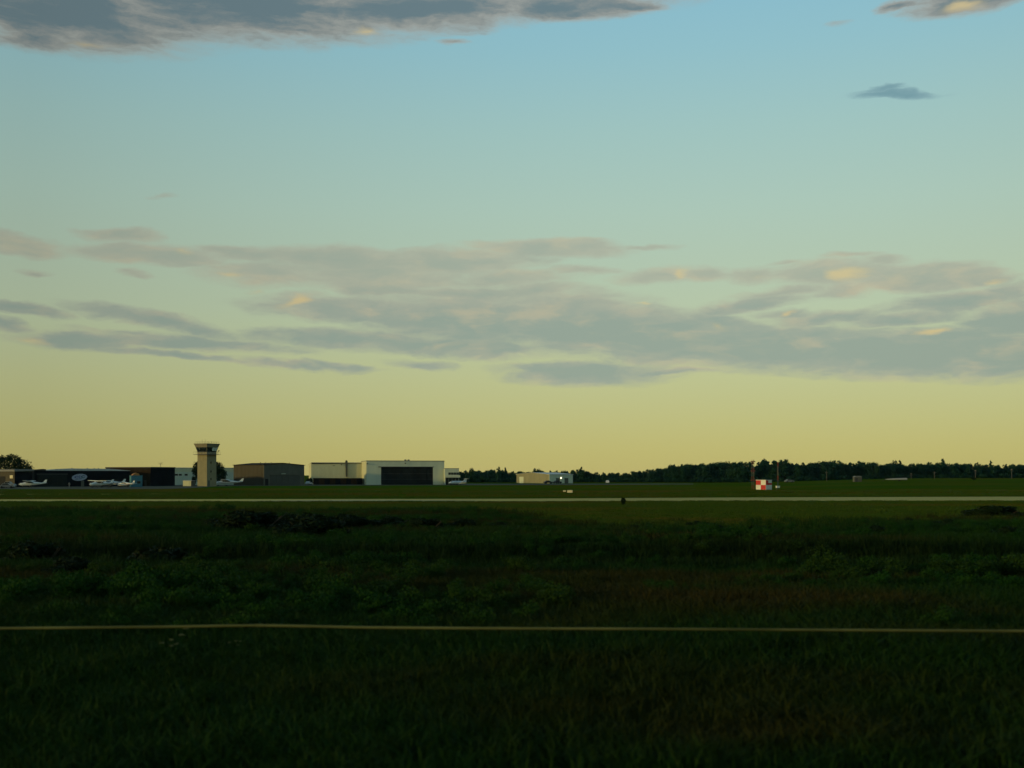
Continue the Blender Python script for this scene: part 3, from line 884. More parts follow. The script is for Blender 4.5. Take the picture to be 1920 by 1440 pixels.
# the Empty stands at the near corner: local centre is (hs, hs)
MB().b2((0, 0, 0), (S, S, H0)).build('shaft', M['tower'], tw)
MB().b2((-0.04, -0.04, H0 + 0.14), (S + 0.04, S + 0.04, tz(847.2))).build('cab_base', M['tower_band'], tw)
pl = MB().b2((-1.05, -1.05, H0), (S + 1.05, S + 1.05, H0 + 0.13)).build('catwalk', M['trim_dark'], tw)
rl = MB()
for (p, q) in (((-1, -1), (S + 1, -1)), ((S + 1, -1), (S + 1, S + 1)), ((S + 1, S + 1), (-1, S + 1)), ((-1, S + 1), (-1, -1))):
    rl.tube((p[0], p[1], H0 + 1.05), (q[0], q[1], H0 + 1.05), 0.025, n=5)
    for k in range(5):
        f_ = k / 5
        rl.tube((p[0] + (q[0] - p[0]) * f_, p[1] + (q[1] - p[1]) * f_, H0 + 0.13), (p[0] + (q[0] - p[0]) * f_, p[1] + (q[1] - p[1]) * f_, H0 + 1.05), 0.02, n=4)
rl.build('railing', M['steel_dark'], pl)
z0, z1, z2 = tz(847.2), tz(838.6), tz(832.2)
o0, o1, o2 = 0.0, 0.45, 0.86
def sq(o, z_):
    return [(-o, -o, z_), (S + o, -o, z_), (S + o, S + o, z_), (-o, S + o, z_)]
lo, hi = sq(o0 - 0.05, z0), sq(o1 - 0.05, z1)
NP = 4
for side in range(4):
    a0_, b0_ = Vector(lo[side]), Vector(lo[(side + 1) % 4])
    a1_, b1_ = Vector(hi[side]), Vector(hi[(side + 1) % 4])
    for k in range(NP):
        f0, f1 = k / NP + 0.012, (k + 1) / NP - 0.012
        q = [a0_.lerp(b0_, f0), a0_.lerp(b0_, f1), a1_.lerp(b1_, f1), a1_.lerp(b1_, f0)]
        inn = (Vector((hs, hs, (z0 + z1) / 2)) - (q[0] + q[2]) / 2)
        inn.z = 0
        inn = inn.normalized() * 0.06
        is_blind = side == 0 and k in (2, 3)
        pn = MB().add([*q, *[p + inn for p in q]], [(0, 1, 2, 3), (7, 6, 5, 4), (0, 4, 5, 1), (1, 5, 6, 2), (2, 6, 7, 3), (3, 7, 4, 0)])
        o = pn.build('window_pane', M['glass'], tw)
        if is_blind:
            d_ = -inn.normalized() * 0.03
            e0, e1 = (0.08 if k == 2 else 0.0), 0.30
            q2 = [q[0].lerp(q[3], e1 - 0.05), q[1].lerp(q[2], e1 - 0.05), q[1].lerp(q[2], 0.97), q[0].lerp(q[3], 0.97)]
            MB().add([p + d_ for p in q2] + [p + d_ * 0.2 for p in q2], [(0, 1, 2, 3), (7, 6, 5, 4), (0, 4, 5, 1), (1, 5, 6, 2), (2, 6, 7, 3), (3, 7, 4, 0)]).build('blind', M['blind'], o)
    MB().tube(a0_, a1_, 0.09, n=6).build('mullion', M['tower_band'], tw)
core_ = MB().b2((0.5, 0.5, z0), (S - 0.5, S - 0.5, z1)).build('cab_interior', M['interior'], tw)
A, B = sq(o1, z1), sq(o2, z2)
MB().add(A + B, [(3, 2, 1, 0), (4, 5, 6, 7), (0, 1, 5, 4), (1, 2, 6, 5), (2, 3, 7, 6), (3, 0, 4, 7)]).build('fascia', M['tower_band'], tw)
rf = MB().b2((-o2 - 0.08, -o2 - 0.08, z2), (S + o2 + 0.08, S + o2 + 0.08, z2 + 0.14)).build('roof', M['trim_dark'], tw)
rl = MB()
zr = z2 + 0.14
for (p, q) in (((-0.6, -0.6), (S + 0.6, -0.6)), ((S + 0.6, -0.6), (S + 0.6, S + 0.6)), ((S + 0.6, S + 0.6), (-0.6, S + 0.6)), ((-0.6, S + 0.6), (-0.6, -0.6))):
    rl.tube((p[0], p[1], zr + 0.6), (q[0], q[1], zr + 0.6), 0.025, n=5)
    for k in range(5):
        f_ = k / 5
        rl.tube((p[0] + (q[0] - p[0]) * f_, p[1] + (q[1] - p[1]) * f_, zr), (p[0] + (q[0] - p[0]) * f_, p[1] + (q[1] - p[1]) * f_, zr + 0.6), 0.02, n=4)
rl.build('railing', M['wood_pole'], rf)
for (ax, ay, hh) in ((0.3, 2.6, 1.4), (1.6, 1.0, 0.9), (2.8, 0.5, 1.0), (2.4, 3.2, 1.7)):
    MB().tube((ax, ay, zr), (ax, ay, zr + hh), 0.03, n=5).build('antenna', M['steel_dark'], tw)
for (u_, z_) in ((1.7, tz(869)), (1.7, tz(886)), (1.7, tz(900))):
    MB().b2((u_, -0.03, z_), (u_ + 0.55, 0.01, z_ + 0.75)).build('window', M['glass'], tw)
MB().b2((0.4, -0.03, 0.0), (1.4, 0.01, 2.1)).build('door', M['grey_wall'], tw)
nb = MB()
nb.tube((S + 1.0, 0.2, H0 + 0.13), (S + 1.0, 0.2, H0 + 1.6), 0.04, n=5)
nb.tube((S + 1.0, 0.2, H0 + 1.3), (S + 1.4, -0.1, H0 + 1.6), 0.12, 0.18, n=8)
nb.build('siren', M['wood_pole'], tw)


# ------------------------------------------------------------------ aircraft
def wing_mesh(mb, root_le, root_te, tip_le, tip_te, z_root, z_tip, th_, span, y0=0.0):
    for s_ in (-1, 1):
        a = [(root_le, s_ * y0, z_root), (root_te, s_ * y0, z_root), (tip_te, s_ * span / 2, z_tip), (tip_le, s_ * span / 2, z_tip)]
        vs_ = [(p[0], p[1], p[2] + th_ / 2 * (0.5 if i > 1 else 1)) for i, p in enumerate(a)] + [(p[0], p[1], p[2] - th_ / 2 * (0.5 if i > 1 else 1)) for i, p in enumerate(a)]
        mb.add(vs_, [(0, 1, 2, 3), (7, 6, 5, 4), (0, 4, 5, 1), (1, 5, 6, 2), (2, 6, 7, 3), (3, 7, 4, 0)])
    return mb


def light_plane(name, label, high=True, stripe='plane_blue'):
    """single engine light aircraft, nose towards -x, about 8.3 m long"""
    p = thing(name, (0, 0, 0), 0, label, 'airplane', 'parked aircraft')
    secs = [(-4.0, 0, 1.15, 0.12, 0.14), (-3.8, 0, 1.15, 0.42, 0.42), (-3.1, 0, 1.15, 0.5, 0.5), (-2.4, 0, 1.25, 0.55, 0.62), (-1.6, 0, 1.42, 0.58, 0.80),
            (-0.4, 0, 1.45, 0.58, 0.80), (0.6, 0, 1.42, 0.48, 0.62), (2.2, 0, 1.42, 0.28, 0.34), (3.7, 0, 1.5, 0.12, 0.17), (4.2, 0, 1.55, 0.05, 0.08)]
    fu = MB().loft(secs, 16, 2.4).build('fuselage', M['plane_white'], p, True)
    for s_ in (-1, 1):
        MB().prism([(-1.9, 1.55), (-1.5, 2.02), (-0.2, 2.02), (0.5, 1.72), (0.3, 1.5)], 'y', s_ * 0.50, s_ * 0.585).build('window', M['glass'], fu)
    MB().loft([(-2.25, 0, 1.66, 0.44, 0.14), (-1.95, 0, 1.86, 0.5, 0.2), (-1.6, 0, 2.02, 0.52, 0.22)], 12).build('windshield', M['glass'], fu)
    for s_ in (-1, 1):
        MB().prism([(-3.2, 1.18), (2.4, 1.40), (2.4, 1.48), (-3.2, 1.30)], 'y', s_ * 0.3, s_ * 0.592 if False else s_ * 0.56).build('stripe', M[stripe], fu)
    if high:
        wing_mesh(MB(), -1.75, -0.15, -1.55, -0.45, 2.24, 2.42, 0.2, 11.0).build('wing', M['plane_white'], p)
        for s_ in (-1, 1):
            MB().tube((-1.0, s_ * 0.55, 1.0), (-1.05, s_ * 2.6, 2.28), 0.04, n=5).build('wing_strut', M['plane_white'], p)
    else:
        wing_mesh(MB(), -1.7, -0.1, -1.5, -0.4, 0.92, 1.35, 0.2, 9.8).build('wing', M['plane_white'], p)
    wing_mesh(MB(), 3.2, 4.15, 3.45, 4.1, 1.58, 1.62, 0.1, 3.5).build('tailplane', M['plane_white'], p)
    MB().prism([(2.5, 1.6), (4.2, 1.55), (4.55, 2.75), (3.95, 2.75), (3.4, 1.95)], 'y', -0.06, 0.06).build('tail_fin', M['plane_white'], p)
    pr = MB().loft([(-4.35, 0, 1.15, 0.03, 0.03), (-4.2, 0, 1.15, 0.14, 0.14), (-4.0, 0, 1.15, 0.18, 0.18)], 10).build('propeller', M['plane_white'], p, True)
    MB().prism([(-0.07, -0.95), (0.07, -0.95), (0.10, 0), (0.07, 0.95), (-0.07, 0.95), (-0.10, 0)], 'x', -4.19, -4.15).build('blade', M['trim_dark'], pr).location = (0, 0, 1.15)
    for (wx, wy) in ((-3.2, 0), (-0.7, -1.2), (-0.7, 1.2)):
        MB().tube((wx, wy - 0.07, 0.22), (wx, wy + 0.07, 0.22), 0.22, n=12).build('wheel', M['rubber'], p)
        MB().tube((wx, wy * 0.98, 0.22), (wx, wy * 0.42, 0.95), 0.045, n=5).build('gear_leg', M['plane_white'], p)
    return p


def business_jet(name, label):
    """small twin jet, nose towards -x, 12 m long"""
    p = thing(name, (0, 0, 0), 0, label, 'airplane', 'parked aircraft')
    secs = [(-6.2, 0, 1.35, 0.05, 0.06), (-5.9, 0, 1.4, 0.35, 0.34), (-5.0, 0, 1.55, 0.68, 0.68), (-3.8, 0, 1.75, 0.88, 0.92), (-1, 0, 1.8, 0.9, 0.95), (2.0, 0, 1.8, 0.86, 0.9), (4.2, 0, 1.95, 0.5, 0.55), (6.0, 0, 2.15, 0.12, 0.15)]
    fu = MB().loft(secs, 18).build('fuselage', M['plane_white'], p, True)
    for s_ in (-1, 1):
        for k in range(5):
            MB().box((-2.6 + k * 0.85, s_ * 0.86, 2.02), (0.36, 0.14, 0.3)).build('window', M['glass'], fu)
    MB().loft([(-4.95, 0, 1.98, 0.42, 0.16), (-4.5, 0, 2.2, 0.58, 0.2), (-4.1, 0, 2.42, 0.6, 0.2)], 12).build('windshield', M['glass'], fu)
    wing_mesh(MB(), -0.9, 1.6, 1.2, 2.1, 1.1, 1.5, 0.22, 13.0).build('wing', M['plane_white'], p)
    wing_mesh(MB(), 5.1, 6.4, 5.9, 6.6, 4.2, 4.2, 0.1, 4.4).build('tailplane', M['plane_white'], p)
    MB().prism([(3.6, 2.3), (6.0, 2.2), (6.5, 4.2), (5.3, 4.2)], 'y', -0.09, 0.09).build('tail_fin', M['plane_white'], p)
    for s_ in (-1, 1):
        MB().loft([(2.2, s_ * 1.3, 2.25, 0.36, 0.36), (2.6, s_ * 1.3, 2.25, 0.44, 0.44), (4.2, s_ * 1.3, 2.25, 0.34, 0.34)], 12).build('engine', M['plane_white'], p, True)
    for (wx, wy) in ((-4.2, 0), (0.9, -1.4), (0.9, 1.4)):
        MB().tube((wx, wy - 0.1, 0.26), (wx, wy + 0.1, 0.26), 0.26, n=12).build('wheel', M['rubber'], p)
        MB().tube((wx, wy, 0.26), (wx, wy * 0.9, 1.1), 0.07, n=5).build('gear_leg', M['steel_dark'], p)
    return p


pa = light_plane('airplane', 'white high wing airplane in front of the dark hangar doors, tail to the right')
pa.location = at(61, 358)
pa.rotation_euler.z = R(8)
pa.scale = (1.0, 1.0, 0.92)
pb = copy_tree(pa)
pb['label'] = 'white high wing airplane parked below the right end of the dark hangar'
pb.location = at(190, 356)
pb.rotation_euler.z = R(52)
pb.scale = (1, 1, 0.95)
pc = light_plane('airplane', 'white low wing airplane in front of the teal blue kiosk', high=False, stripe='red')
pc.location = at(236, 363)
pc.rotation_euler.z = R(-25)
pc.scale = (0.85, 0.85, 0.8)
pe = copy_tree(pc)
pe['label'] = 'white low wing airplane just behind the high wing one by the dark hangar'
pe.location = at(210, 366)
pe.rotation_euler.z = R(35)
pe.scale = (1, 1, 1)
pd_ = copy_tree(pa)
pd_['label'] = 'white airplane between control tower and brown hangar, tail to the right'
pd_.location = at(429, 411)
pd_.rotation_euler.z = R(6)
pd_.scale = (1.22, 1.22, 1.02)
pj = business_jet('airplane', 'white twin jet parked below the stepped office annex')
pj.location = at(858, 446)
pj.rotation_euler.z = R(38)
pj.scale = (0.72, 0.72, 0.62)


# ------------------------------------------------------------------ vehicles
def car(name, label, paint, kind='car'):
    v = thing(name, (0, 0, 0), 0, label, kind, 'parked vehicles')
    body = MB().prism([(-2.2, 0.35), (2.2, 0.35), (2.25, 0.75), (1.9, 0.95), (1.05, 0.98), (0.55, 1.02), (-1.4, 1.05), (-2.2, 0.9)], 'y', -0.85, 0.85).build('body', M[paint], v)
    cab = MB()
    cab.add([(-1.6, -0.78, 1.0), (1.1, -0.78, 0.97), (1.1, 0.78, 0.97), (-1.6, 0.78, 1.0), (-1.1, -0.62, 1.48), (0.35, -0.62, 1.5), (0.35, 0.62, 1.5), (-1.1, 0.62, 1.48)],
            [(3, 2, 1, 0), (4, 5, 6, 7), (0, 1, 5, 4), (1, 2, 6, 5), (2, 3, 7, 6), (3, 0, 4, 7)])
    cb = cab.build('cabin', M[paint], v)
    for s_ in (-1, 1):
        MB().prism([(-1.25, 1.07), (0.75, 1.05), (0.3, 1.4), (-1.0, 1.4)], 'y', s_ * 0.64, s_ * 0.765).build('window', M['glass'], cb)
    for (wx, wy) in ((-1.35, -0.8), (1.35, -0.8), (-1.35, 0.8), (1.35, 0.8)):
        MB().tube((wx, wy - 0.1, 0.33), (wx, wy + 0.1, 0.33), 0.33, n=14).build('wheel', M['rubber'], v)
    return v


c1 = car('parked_car', 'grey car under the brown workshop wall at the left edge', 'car_grey')
c1.location = at(13, 338)
c1.rotation_euler.z = R(15)
c1b = copy_tree(c1)
c1b['label'] = 'second grey car close behind the one at the left edge'
c1b.location = at(17, 343.2)
c1b.rotation_euler.z = R(-4)
c1b.scale = (0.9, 0.9, 1.35)
c2 = car('parked_car', 'white car by the dark bush between brown hangar and pale wing', 'car_white')
c2.location = at(579, 452)
c2.rotation_euler.z = R(80)
c3 = car('parked_car', 'dark car at the near corner of the tan barn', 'car_dark')
c3.location = at(1028, 523)
c3.rotation_euler.z = R(20)
c4 = copy_tree(c3)
c4['label'] = 'dark car at the middle of the barn grey side'
c4.location = at(1045, 526)
c4.rotation_euler.z = R(35)
c5 = copy_tree(c2)
c5['label'] = 'tiny white car at the wood edge right of the tan barn'
c5.location = at(1139, 538)
c5.rotation_euler.z = R(85)
c6 = copy_tree(c1)
c6['label'] = 'pale grey car at the wood edge right of the checkered shelter'
c6.location = at(1480, 520)
c6.rotation_euler.z = R(10)


# ------------------------------------------------------------------ person on the apron
def standing_person(name, label, loc, rz, h=1.75):
    root = thing(name, loc, rz, label, 'person')
    me = bpy.data.meshes.new('body')
    J = {'pel': (0, 0, .52), 'chest': (0, 0, .72), 'neck': (0, 0, .83), 'head': (0, 0.0, .9), 'top': (0, 0, .96),
         'lh': (-.05, 0, .5), 'lk': (-.055, .01, .28), 'la': (-.06, -.01, .04), 'lf': (-.06, -.07, .02),
         'rh': (.05, 0, .5), 'rk': (.055, .01, .28), 'ra': (.06, -.01, .04), 'rf': (.06, -.07, .02),
         'ls': (-.11, 0, .80), 'le': (-.14, .01, .64), 'lw': (-.14, -.03, .50), 'rs': (.11, 0, .80), 're': (.14, .01, .64), 'rw': (.14, -.03, .50)}
    rad = {'pel': .075, 'chest': .085, 'neck': .035, 'head': .058, 'top': .045, 'lh': .055, 'lk': .038, 'la': .026, 'lf': .022, 'rh': .055, 'rk': .038, 'ra': .026, 'rf': .022,
           'ls': .04, 'le': .028, 'lw': .022, 'rs': .04, 're': .028, 'rw': .022}
    ks = list(J)
    ed = [('pel', 'chest'), ('chest', 'neck'), ('neck', 'head'), ('head', 'top'), ('pel', 'lh'), ('lh', 'lk'), ('lk', 'la'), ('la', 'lf'), ('pel', 'rh'), ('rh', 'rk'), ('rk', 'ra'), ('ra', 'rf'),
          ('chest', 'ls'), ('ls', 'le'), ('le', 'lw'), ('chest', 'rs'), ('rs', 're'), ('re', 'rw')]
    me.from_pydata([tuple(c_ * h for c_ in J[k]) for k in ks], [(ks.index(a), ks.index(b_)) for a, b_ in ed], [])
    me.materials.append(M['car_grey'])
    o = bpy.data.objects.new('body', me)
    col.objects.link(o)
    o.parent = root
    md = o.modifiers.new('skin', 'SKIN')
    for i, k in enumerate(ks):
        me.skin_vertices[0].data[i].radius = (rad[k] * h, rad[k] * h)
    me.skin_vertices[0].data[ks.index('pel')].use_root = True
    o.modifiers.new('sub', 'SUBSURF').render_levels = 1
    return root


standing_person('person', 'person in grey standing before the dark hangar doors', at(130, 352), 0.3, 1.8)

# ------------------------------------------------------------------ checkered equipment shelter, masts, markers
SD = depth(918.3)
bk = Block('equipment_shelter', 1417.5, 1436, 1447, SD, 900.6, 35, 'red and white checkered equipment shelter on the airfield grass', 'shelter')
bk.shell(M['white'])
H = bk.H
MB().b2((-0.08, -0.08, H), (bk.LX + 0.08, bk.LY + 0.08, H + 0.12)).build('roof', M['white'], bk.root)
ym = bk.LY / 2
for (i, j) in ((0, 0), (0, 1), (1, 0), (1, 1)):
    a_, b_ = (0.02, ym - 0.01) if i == 0 else (ym + 0.01, bk.LY - 0.02)
    c_, d_ = (0.02, H / 2 - 0.01) if j == 0 else (H / 2 + 0.01, H - 0.02)
    # left face as seen: far column top red, near column bottom red
    red = (i == 1 and j == 1) or (i == 0 and j == 0)
    bk.left_box('panel', M['red'] if red else M['white'], a_, b_, c_, d_, 0.05)
bk.front_box('panel', M['red'], 0.02, bk.LX * 0.38, H / 2 + 0.01, H - 0.02, 0.05)
bk.front_box('panel', M['white'], bk.LX * 0.39, bk.LX - 0.02, H * 0.72, H - 0.02, 0.05)
bk.front_box('panel', M['red'], bk.LX * 0.39, bk.LX - 0.02, H / 2 + 0.01, H * 0.71, 0.05)
bk.front_box('panel', M['white'], 0.02, bk.LX - 0.02, 0.02, H / 2 - 0.01, 0.05)


def lattice_mast(px, D_, H_, w_, label, mats_, nsec):
    root = thing('lattice_mast', at(px, D_), 0.5, label, 'mast')
    for k in range(nsec):
        z0_, z1_ = H_ * k / nsec, H_ * (k + 1) / nsec
        mb = MB()
        for i in range(3):
            a, a2 = R(120 * i), R(120 * (i + 1))
            p0, p1 = (w_ * math.cos(a), w_ * math.sin(a)), (w_ * math.cos(a2), w_ * math.sin(a2))
            mb.tube((*p0, z0_), (*p0, z1_), 0.032, n=5)
            mb.tube((*p0, z0_), (*p1, (z0_ + z1_) / 2), 0.022, n=4)
            mb.tube((*p1, (z0_ + z1_) / 2), (*p0, z1_), 0.022, n=4)
            mb.tube((*p0, z1_), (*p1, z1_), 0.022, n=4)
        mb.build('mast_section', mats_[k % len(mats_)], root)
    return root


m1 = lattice_mast(1412, SD + 6, height(862.5, SD + 6), 0.42, 'slim red and white lattice mast left of the checkered shelter', [M['orange_paint'], M['mast_white']], 7)
for z_ in (2.6, 5.2, 7.8):
    MB().b2((-0.75, -0.12, z_ - 0.12), (0.75, 0.12, z_ + 0.12)).build('antenna', M['orange_paint'], m1)
lattice_mast(1458.5, SD + 2, height(867, SD + 2), 0.16, 'thin grey mast just right of the checkered shelter', [M['mast_white'], M['mast_white'], M['orange_paint']], 6)
bx_ = thing('monitor_box', at(1458.5, SD - 4), 0.3, 'small white cabinet on legs at the thin mast foot', 'cabinet')
MB().b2((-0.5, -0.25, 0.55), (0.5, 0.25, 1.05)).build('cabinet', M['white'], bx_)
for s_ in (-0.4, 0.4):
    MB().b2((s_ - 0.04, -0.04, 0), (s_ + 0.04, 0.04, 0.55)).build('leg', M['galv'], bx_)
MB().b2((-0.55, -0.3, 1.05), (0.55, 0.3, 1.1)).build('lid', M['white'], bx_)

# cream runway signs
def runway_sign(px, py, w_, h_, label):
    D_ = depth(py)
    s = thing('runway_sign', at(px, D_), R(-14), label, 'sign', 'cream runway signs')
    MB().b2((-w_ / 2, -0.12, 0.18), (w_ / 2, 0.12, h_)).build('sign_face', M['cream'], s)
    MB().b2((-w_ / 2 - 0.03, -0.14, h_), (w_ / 2 + 0.03, 0.14, h_ + 0.04)).build('cap', M['trim_dark'], s)
    for q in (-0.35, 0.35):
        MB().b2((w_ * q - 0.03, -0.03, 0), (w_ * q + 0.03, 0.03, 0.18)).build('leg', M['steel_dark'], s)
    return s
runway_sign(1058.5, 923.4, 0.62, 0.5, 'small cream runway sign, left one of the pair beyond the runway')
runway_sign(1068.5, 925.2, 1.15, 0.72, 'larger cream runway sign, right one of the pair beyond the runway')

# grey shed at the wood edge
bk = Block('field_shed', 1599, 1602, 1616, 480, 894.6, 8, 'small grey field shed under the wood', 'shed')
bk.shell(M['grey_wall'])
mid = bk.LX / 2
MB().prism([(-0.2, bk.H), (bk.LX + 0.2, bk.H), (bk.LX * 0.8, bk.H + 0.5), (bk.LX * 0.2, bk.H + 0.5)], 'y', -0.2, bk.LY + 0.2).build('roof', M['roof_grey'], bk.root)
bk.front_box('door', M['trim_dark'], 0.5, 1.5, 0, 1.6, 0.05)
# low white glider trailer / awning
gl_ = thing('covered_trailer', at(1681, 470), R(-7), 'low white covered trailer lying in the grass right of the grey shed', 'trailer')
bd = MB().loft([(-4.6, 0, 0.85, 0.15, 0.12), (-3.6, 0, 0.85, 0.4, 0.22), (-1.0, 0, 0.92, 0.75, 0.38), (3.6, 0, 1.0, 0.8, 0.46), (4.3, 0, 1.0, 0.7, 0.4)], 12, 3.0).build('body', M['canvas'], gl_, True)
for s_ in (-0.8, 0.8):
    MB().tube((1.2, s_ - 0.1, 0.3), (1.2, s_ + 0.1, 0.3), 0.3, n=12).build('wheel', M['rubber'], gl_)
MB().tube((-4.5, 0, 0.75), (-5.6, 0, 0.45), 0.05, n=5).build('tow_bar', M['steel_dark'], gl_)
MB().tube((-5.5, 0, 0.5), (-5.5, 0, 0.0), 0.05, n=5).build('jockey_wheel', M['steel_dark'], gl_)

# poles along the wood
def pole(px, D_, ytop, label, lamp=False):
    p = thing('utility_pole', at(px, D_), 0.2, label, 'pole', 'poles along the wood')
    h_ = height(ytop, D_) - p.location.z
    MB().tube((0, 0, 0), (0, 0, h_), 0.14, 0.10, 8).build('shaft', M['wood_pole'], p)
    MB().b2((-0.9, -0.06, h_ - 0.6), (0.9, 0.06, h_ - 0.45)).build('crossarm', M['wood_pole'], p)
    if lamp:
        MB().b2((-0.3, -0.3, h_), (0.3, 0.3, h_ + 0.4)).build('lamp_head', M['mast_white'], p)
    return p
pole(1550, 545, 884, 'pole before the wood left of the grey shed')
pole(1708.5, 560, 889, 'short pole with pale head above the white trailer', True)
pole(1752, 560, 884, 'pole before the wood right of the white trailer')
pole(1829, 560, 883, 'pale pole before the wood, second from the right edge', True)
pole(1897, 560, 881, 'rightmost pole before the wood', True)


# ------------------------------------------------------------------ foliage
def leaf_cloud(n, lobes, size, seed, squash=1.0, droop=0.0):
    """n leaf sprays on and inside a set of ellipsoid lobes (cx,cy,cz,rx,ry,rz) -> verts, faces"""
    r_ = np.random.default_rng(seed)
    vol = np.array([l[3] * l[4] * l[5] for l in lobes]) ** 0.75
    pick = r_.choice(len(lobes), n, p=vol / vol.sum())
    L = np.array(lobes)[pick]
    d = r_.normal(size=(n, 3))
    d /= np.linalg.norm(d, axis=1)[:, None]
    rad = (r_.random(n) ** 0.35)[:, None] * (0.86 + 0.28 * r_.random((n, 1)))
    c = L[:, :3] + d * L[:, 3:6] * rad
    nrm = d + r_.normal(size=(n, 3)) * 0.6
    nrm /= np.linalg.norm(nrm, axis=1)[:, None]
    t_ = np.cross(nrm, r_.normal(size=(n, 3)))
    t_ /= np.linalg.norm(t_, axis=1)[:, None]
    b_ = np.cross(nrm, t_)
    s = size * (0.6 + 0.9 * r_.random((n, 1)))
    k = 0.45 + 0.3 * r_.random((n, 1))
    v = np.stack([c - t_ * s, c - b_ * s * k + t_ * s * 0.1, c + t_ * s, c + b_ * s * k + t_ * s * 0.1], axis=1).reshape(-1, 3)
    f = np.arange(4 * n).reshape(-1, 4)
    return v, f


def np_mesh(name, v, f, mat_):
    me = bpy.data.meshes.new(name)
    me.from_pydata(v.tolist(), [], f.tolist())
    me.materials.append(mat_)
    return me


def trunk_mesh(h, r0, seed, limbs=6, top=0.75):
    r_ = random.Random(seed)
    mb = MB()
    pts, rr = [], []
    for k in range(6):
        f_ = k / 5
        pts.append((r_.uniform(-.02, .02) * h * f_, r_.uniform(-.02, .02) * h * f_, h * top * f_))
        rr.append(r0 * (1 - 0.8 * f_))
    mb.path(pts, rr, 7)
    for k in range(limbs):
        z_ = h * r_.uniform(0.25, 0.65)
        a = r_.uniform(0, 6.28)
        l_ = h * r_.uniform(0.15, 0.3)
        mb.tube((0, 0, z_), (math.cos(a) * l_, math.sin(a) * l_, z_ + l_ * r_.uniform(.4, 1)), r0 * 0.4, r0 * 0.12, 5)
    return mb


def broad_lobes(r_, n=10, w=0.36, lo=0.18, hi=0.98):
    L = []
    for k in range(n):
        z_ = r_.uniform(lo + 0.12, hi - 0.12)
        env = w * math.sqrt(max(0.05, 1 - ((z_ - 0.55) / 0.5) ** 2))
        a, q = r_.uniform(0, 6.28), r_.uniform(0, 0.7) * env
        s = r_.uniform(0.10, 0.17)
        L.append((q * math.cos(a), q * math.sin(a), z_, s * 1.2, s * 1.2, s))
    L.append((0, 0, 0.5, w * 0.7, w * 0.7, 0.3))
    return L


def pine_lobes(r_, n=13, w=0.26):
    L = []
    for k in range(n):
        z_ = 0.22 + 0.72 * k / (n - 1)
        env = w * (1.05 - z_) * 1.25 + 0.03
        a = r_.uniform(0, 6.28)
        q = r_.uniform(0.3, 0.7) * env
        L.append((q * math.cos(a), q * math.sin(a), z_, env * r_.uniform(.5, .9), env * r_.uniform(.5, .9), r_.uniform(.035, .07)))
    L.append((0, 0, 0.45, w * 0.55, w * 0.55, 0.26))
    L.append((0, 0, 0.93, 0.03, 0.03, 0.07))
    return L


def make_tree(name, lobes, n, size, leaf, seed, r0=0.018):
    """unit-height tree: Empty > trunk, crown"""
    e = thing(name, (0, 0, 0), 0, 'tree', 'tree')
    trunk_mesh(1.0, r0, seed).build('trunk', M['bark'], e)
    v, f = leaf_cloud(n, lobes, size, seed)
    o = bpy.data.objects.new('crown', np_mesh('crown', v, f, M[leaf]))
    col.objects.link(o)
    o.parent = e
    return e


rr = random.Random(5)
protos = [make_tree('broadleaf_tree', broad_lobes(rr, 13, 0.42, 0.08), 2200, 0.034, 'far_leaf', 21 + k) for k in range(4)]
protos += [make_tree('pine_tree', pine_lobes(rr, 13, 0.34), 1700, 0.034, 'far_leaf', 41 + k) for k in range(3)]
used = [False] * len(protos)


def put_tree(k, px, D_, ytop, label, group, wide=1.0):
    if used[k]:
        o = copy_tree(protos[k])
    else:
        o = protos[k]
        used[k] = True
    o.location = at(px, D_, -0.1)
    h_ = max(3.0, height(ytop, D_) - o.location.z)
    o.scale = (h_ * wide, h_ * wide, h_)
    o.rotation_euler = (0, 0, rr.uniform(0, 6.28))
    o['label'] = label
    o['category'] = 'tree'
    if group:
        o['group'] = group
    elif 'group' in o:
        del o['group']
    return o


PROFILE = [(840, 884), (862, 882), (880, 879), (890, 880), (905, 881), (922, 878), (945, 880), (960, 882), (1000, 881), (1020, 881), (1040, 882), (1075, 879), (1092, 878), (1102, 881), (1120, 884), (1160, 885), (1180, 882.5),
           (1200, 881), (1215, 878.5), (1230, 876.5), (1250, 874), (1258, 871), (1285, 869), (1310, 866.5), (1345, 864), (1385, 863), (1400, 865), (1425, 865), (1434, 862), (1463, 861.5), (1475, 864), (1490, 866.5), (1510, 866.5),
           (1525, 863.5), (1550, 862), (1566, 862), (1585, 867), (1610, 864), (1640, 865), (1652, 871), (1670, 865), (1700, 868), (1728, 866), (1757, 865), (1778, 867), (1812, 866), (1836, 866), (1850, 869), (1870, 870), (1900, 868.5), (1960, 868), (2060, 868)]
def top_at(px):
    return float(np.interp(px, [p[0] for p in PROFILE], [p[1] for p in PROFILE]))
def wood_depth(px):
    return float(np.interp(px, [840, 1100, 1250, 1500, 1960], [600, 620, 610, 600, 640]))

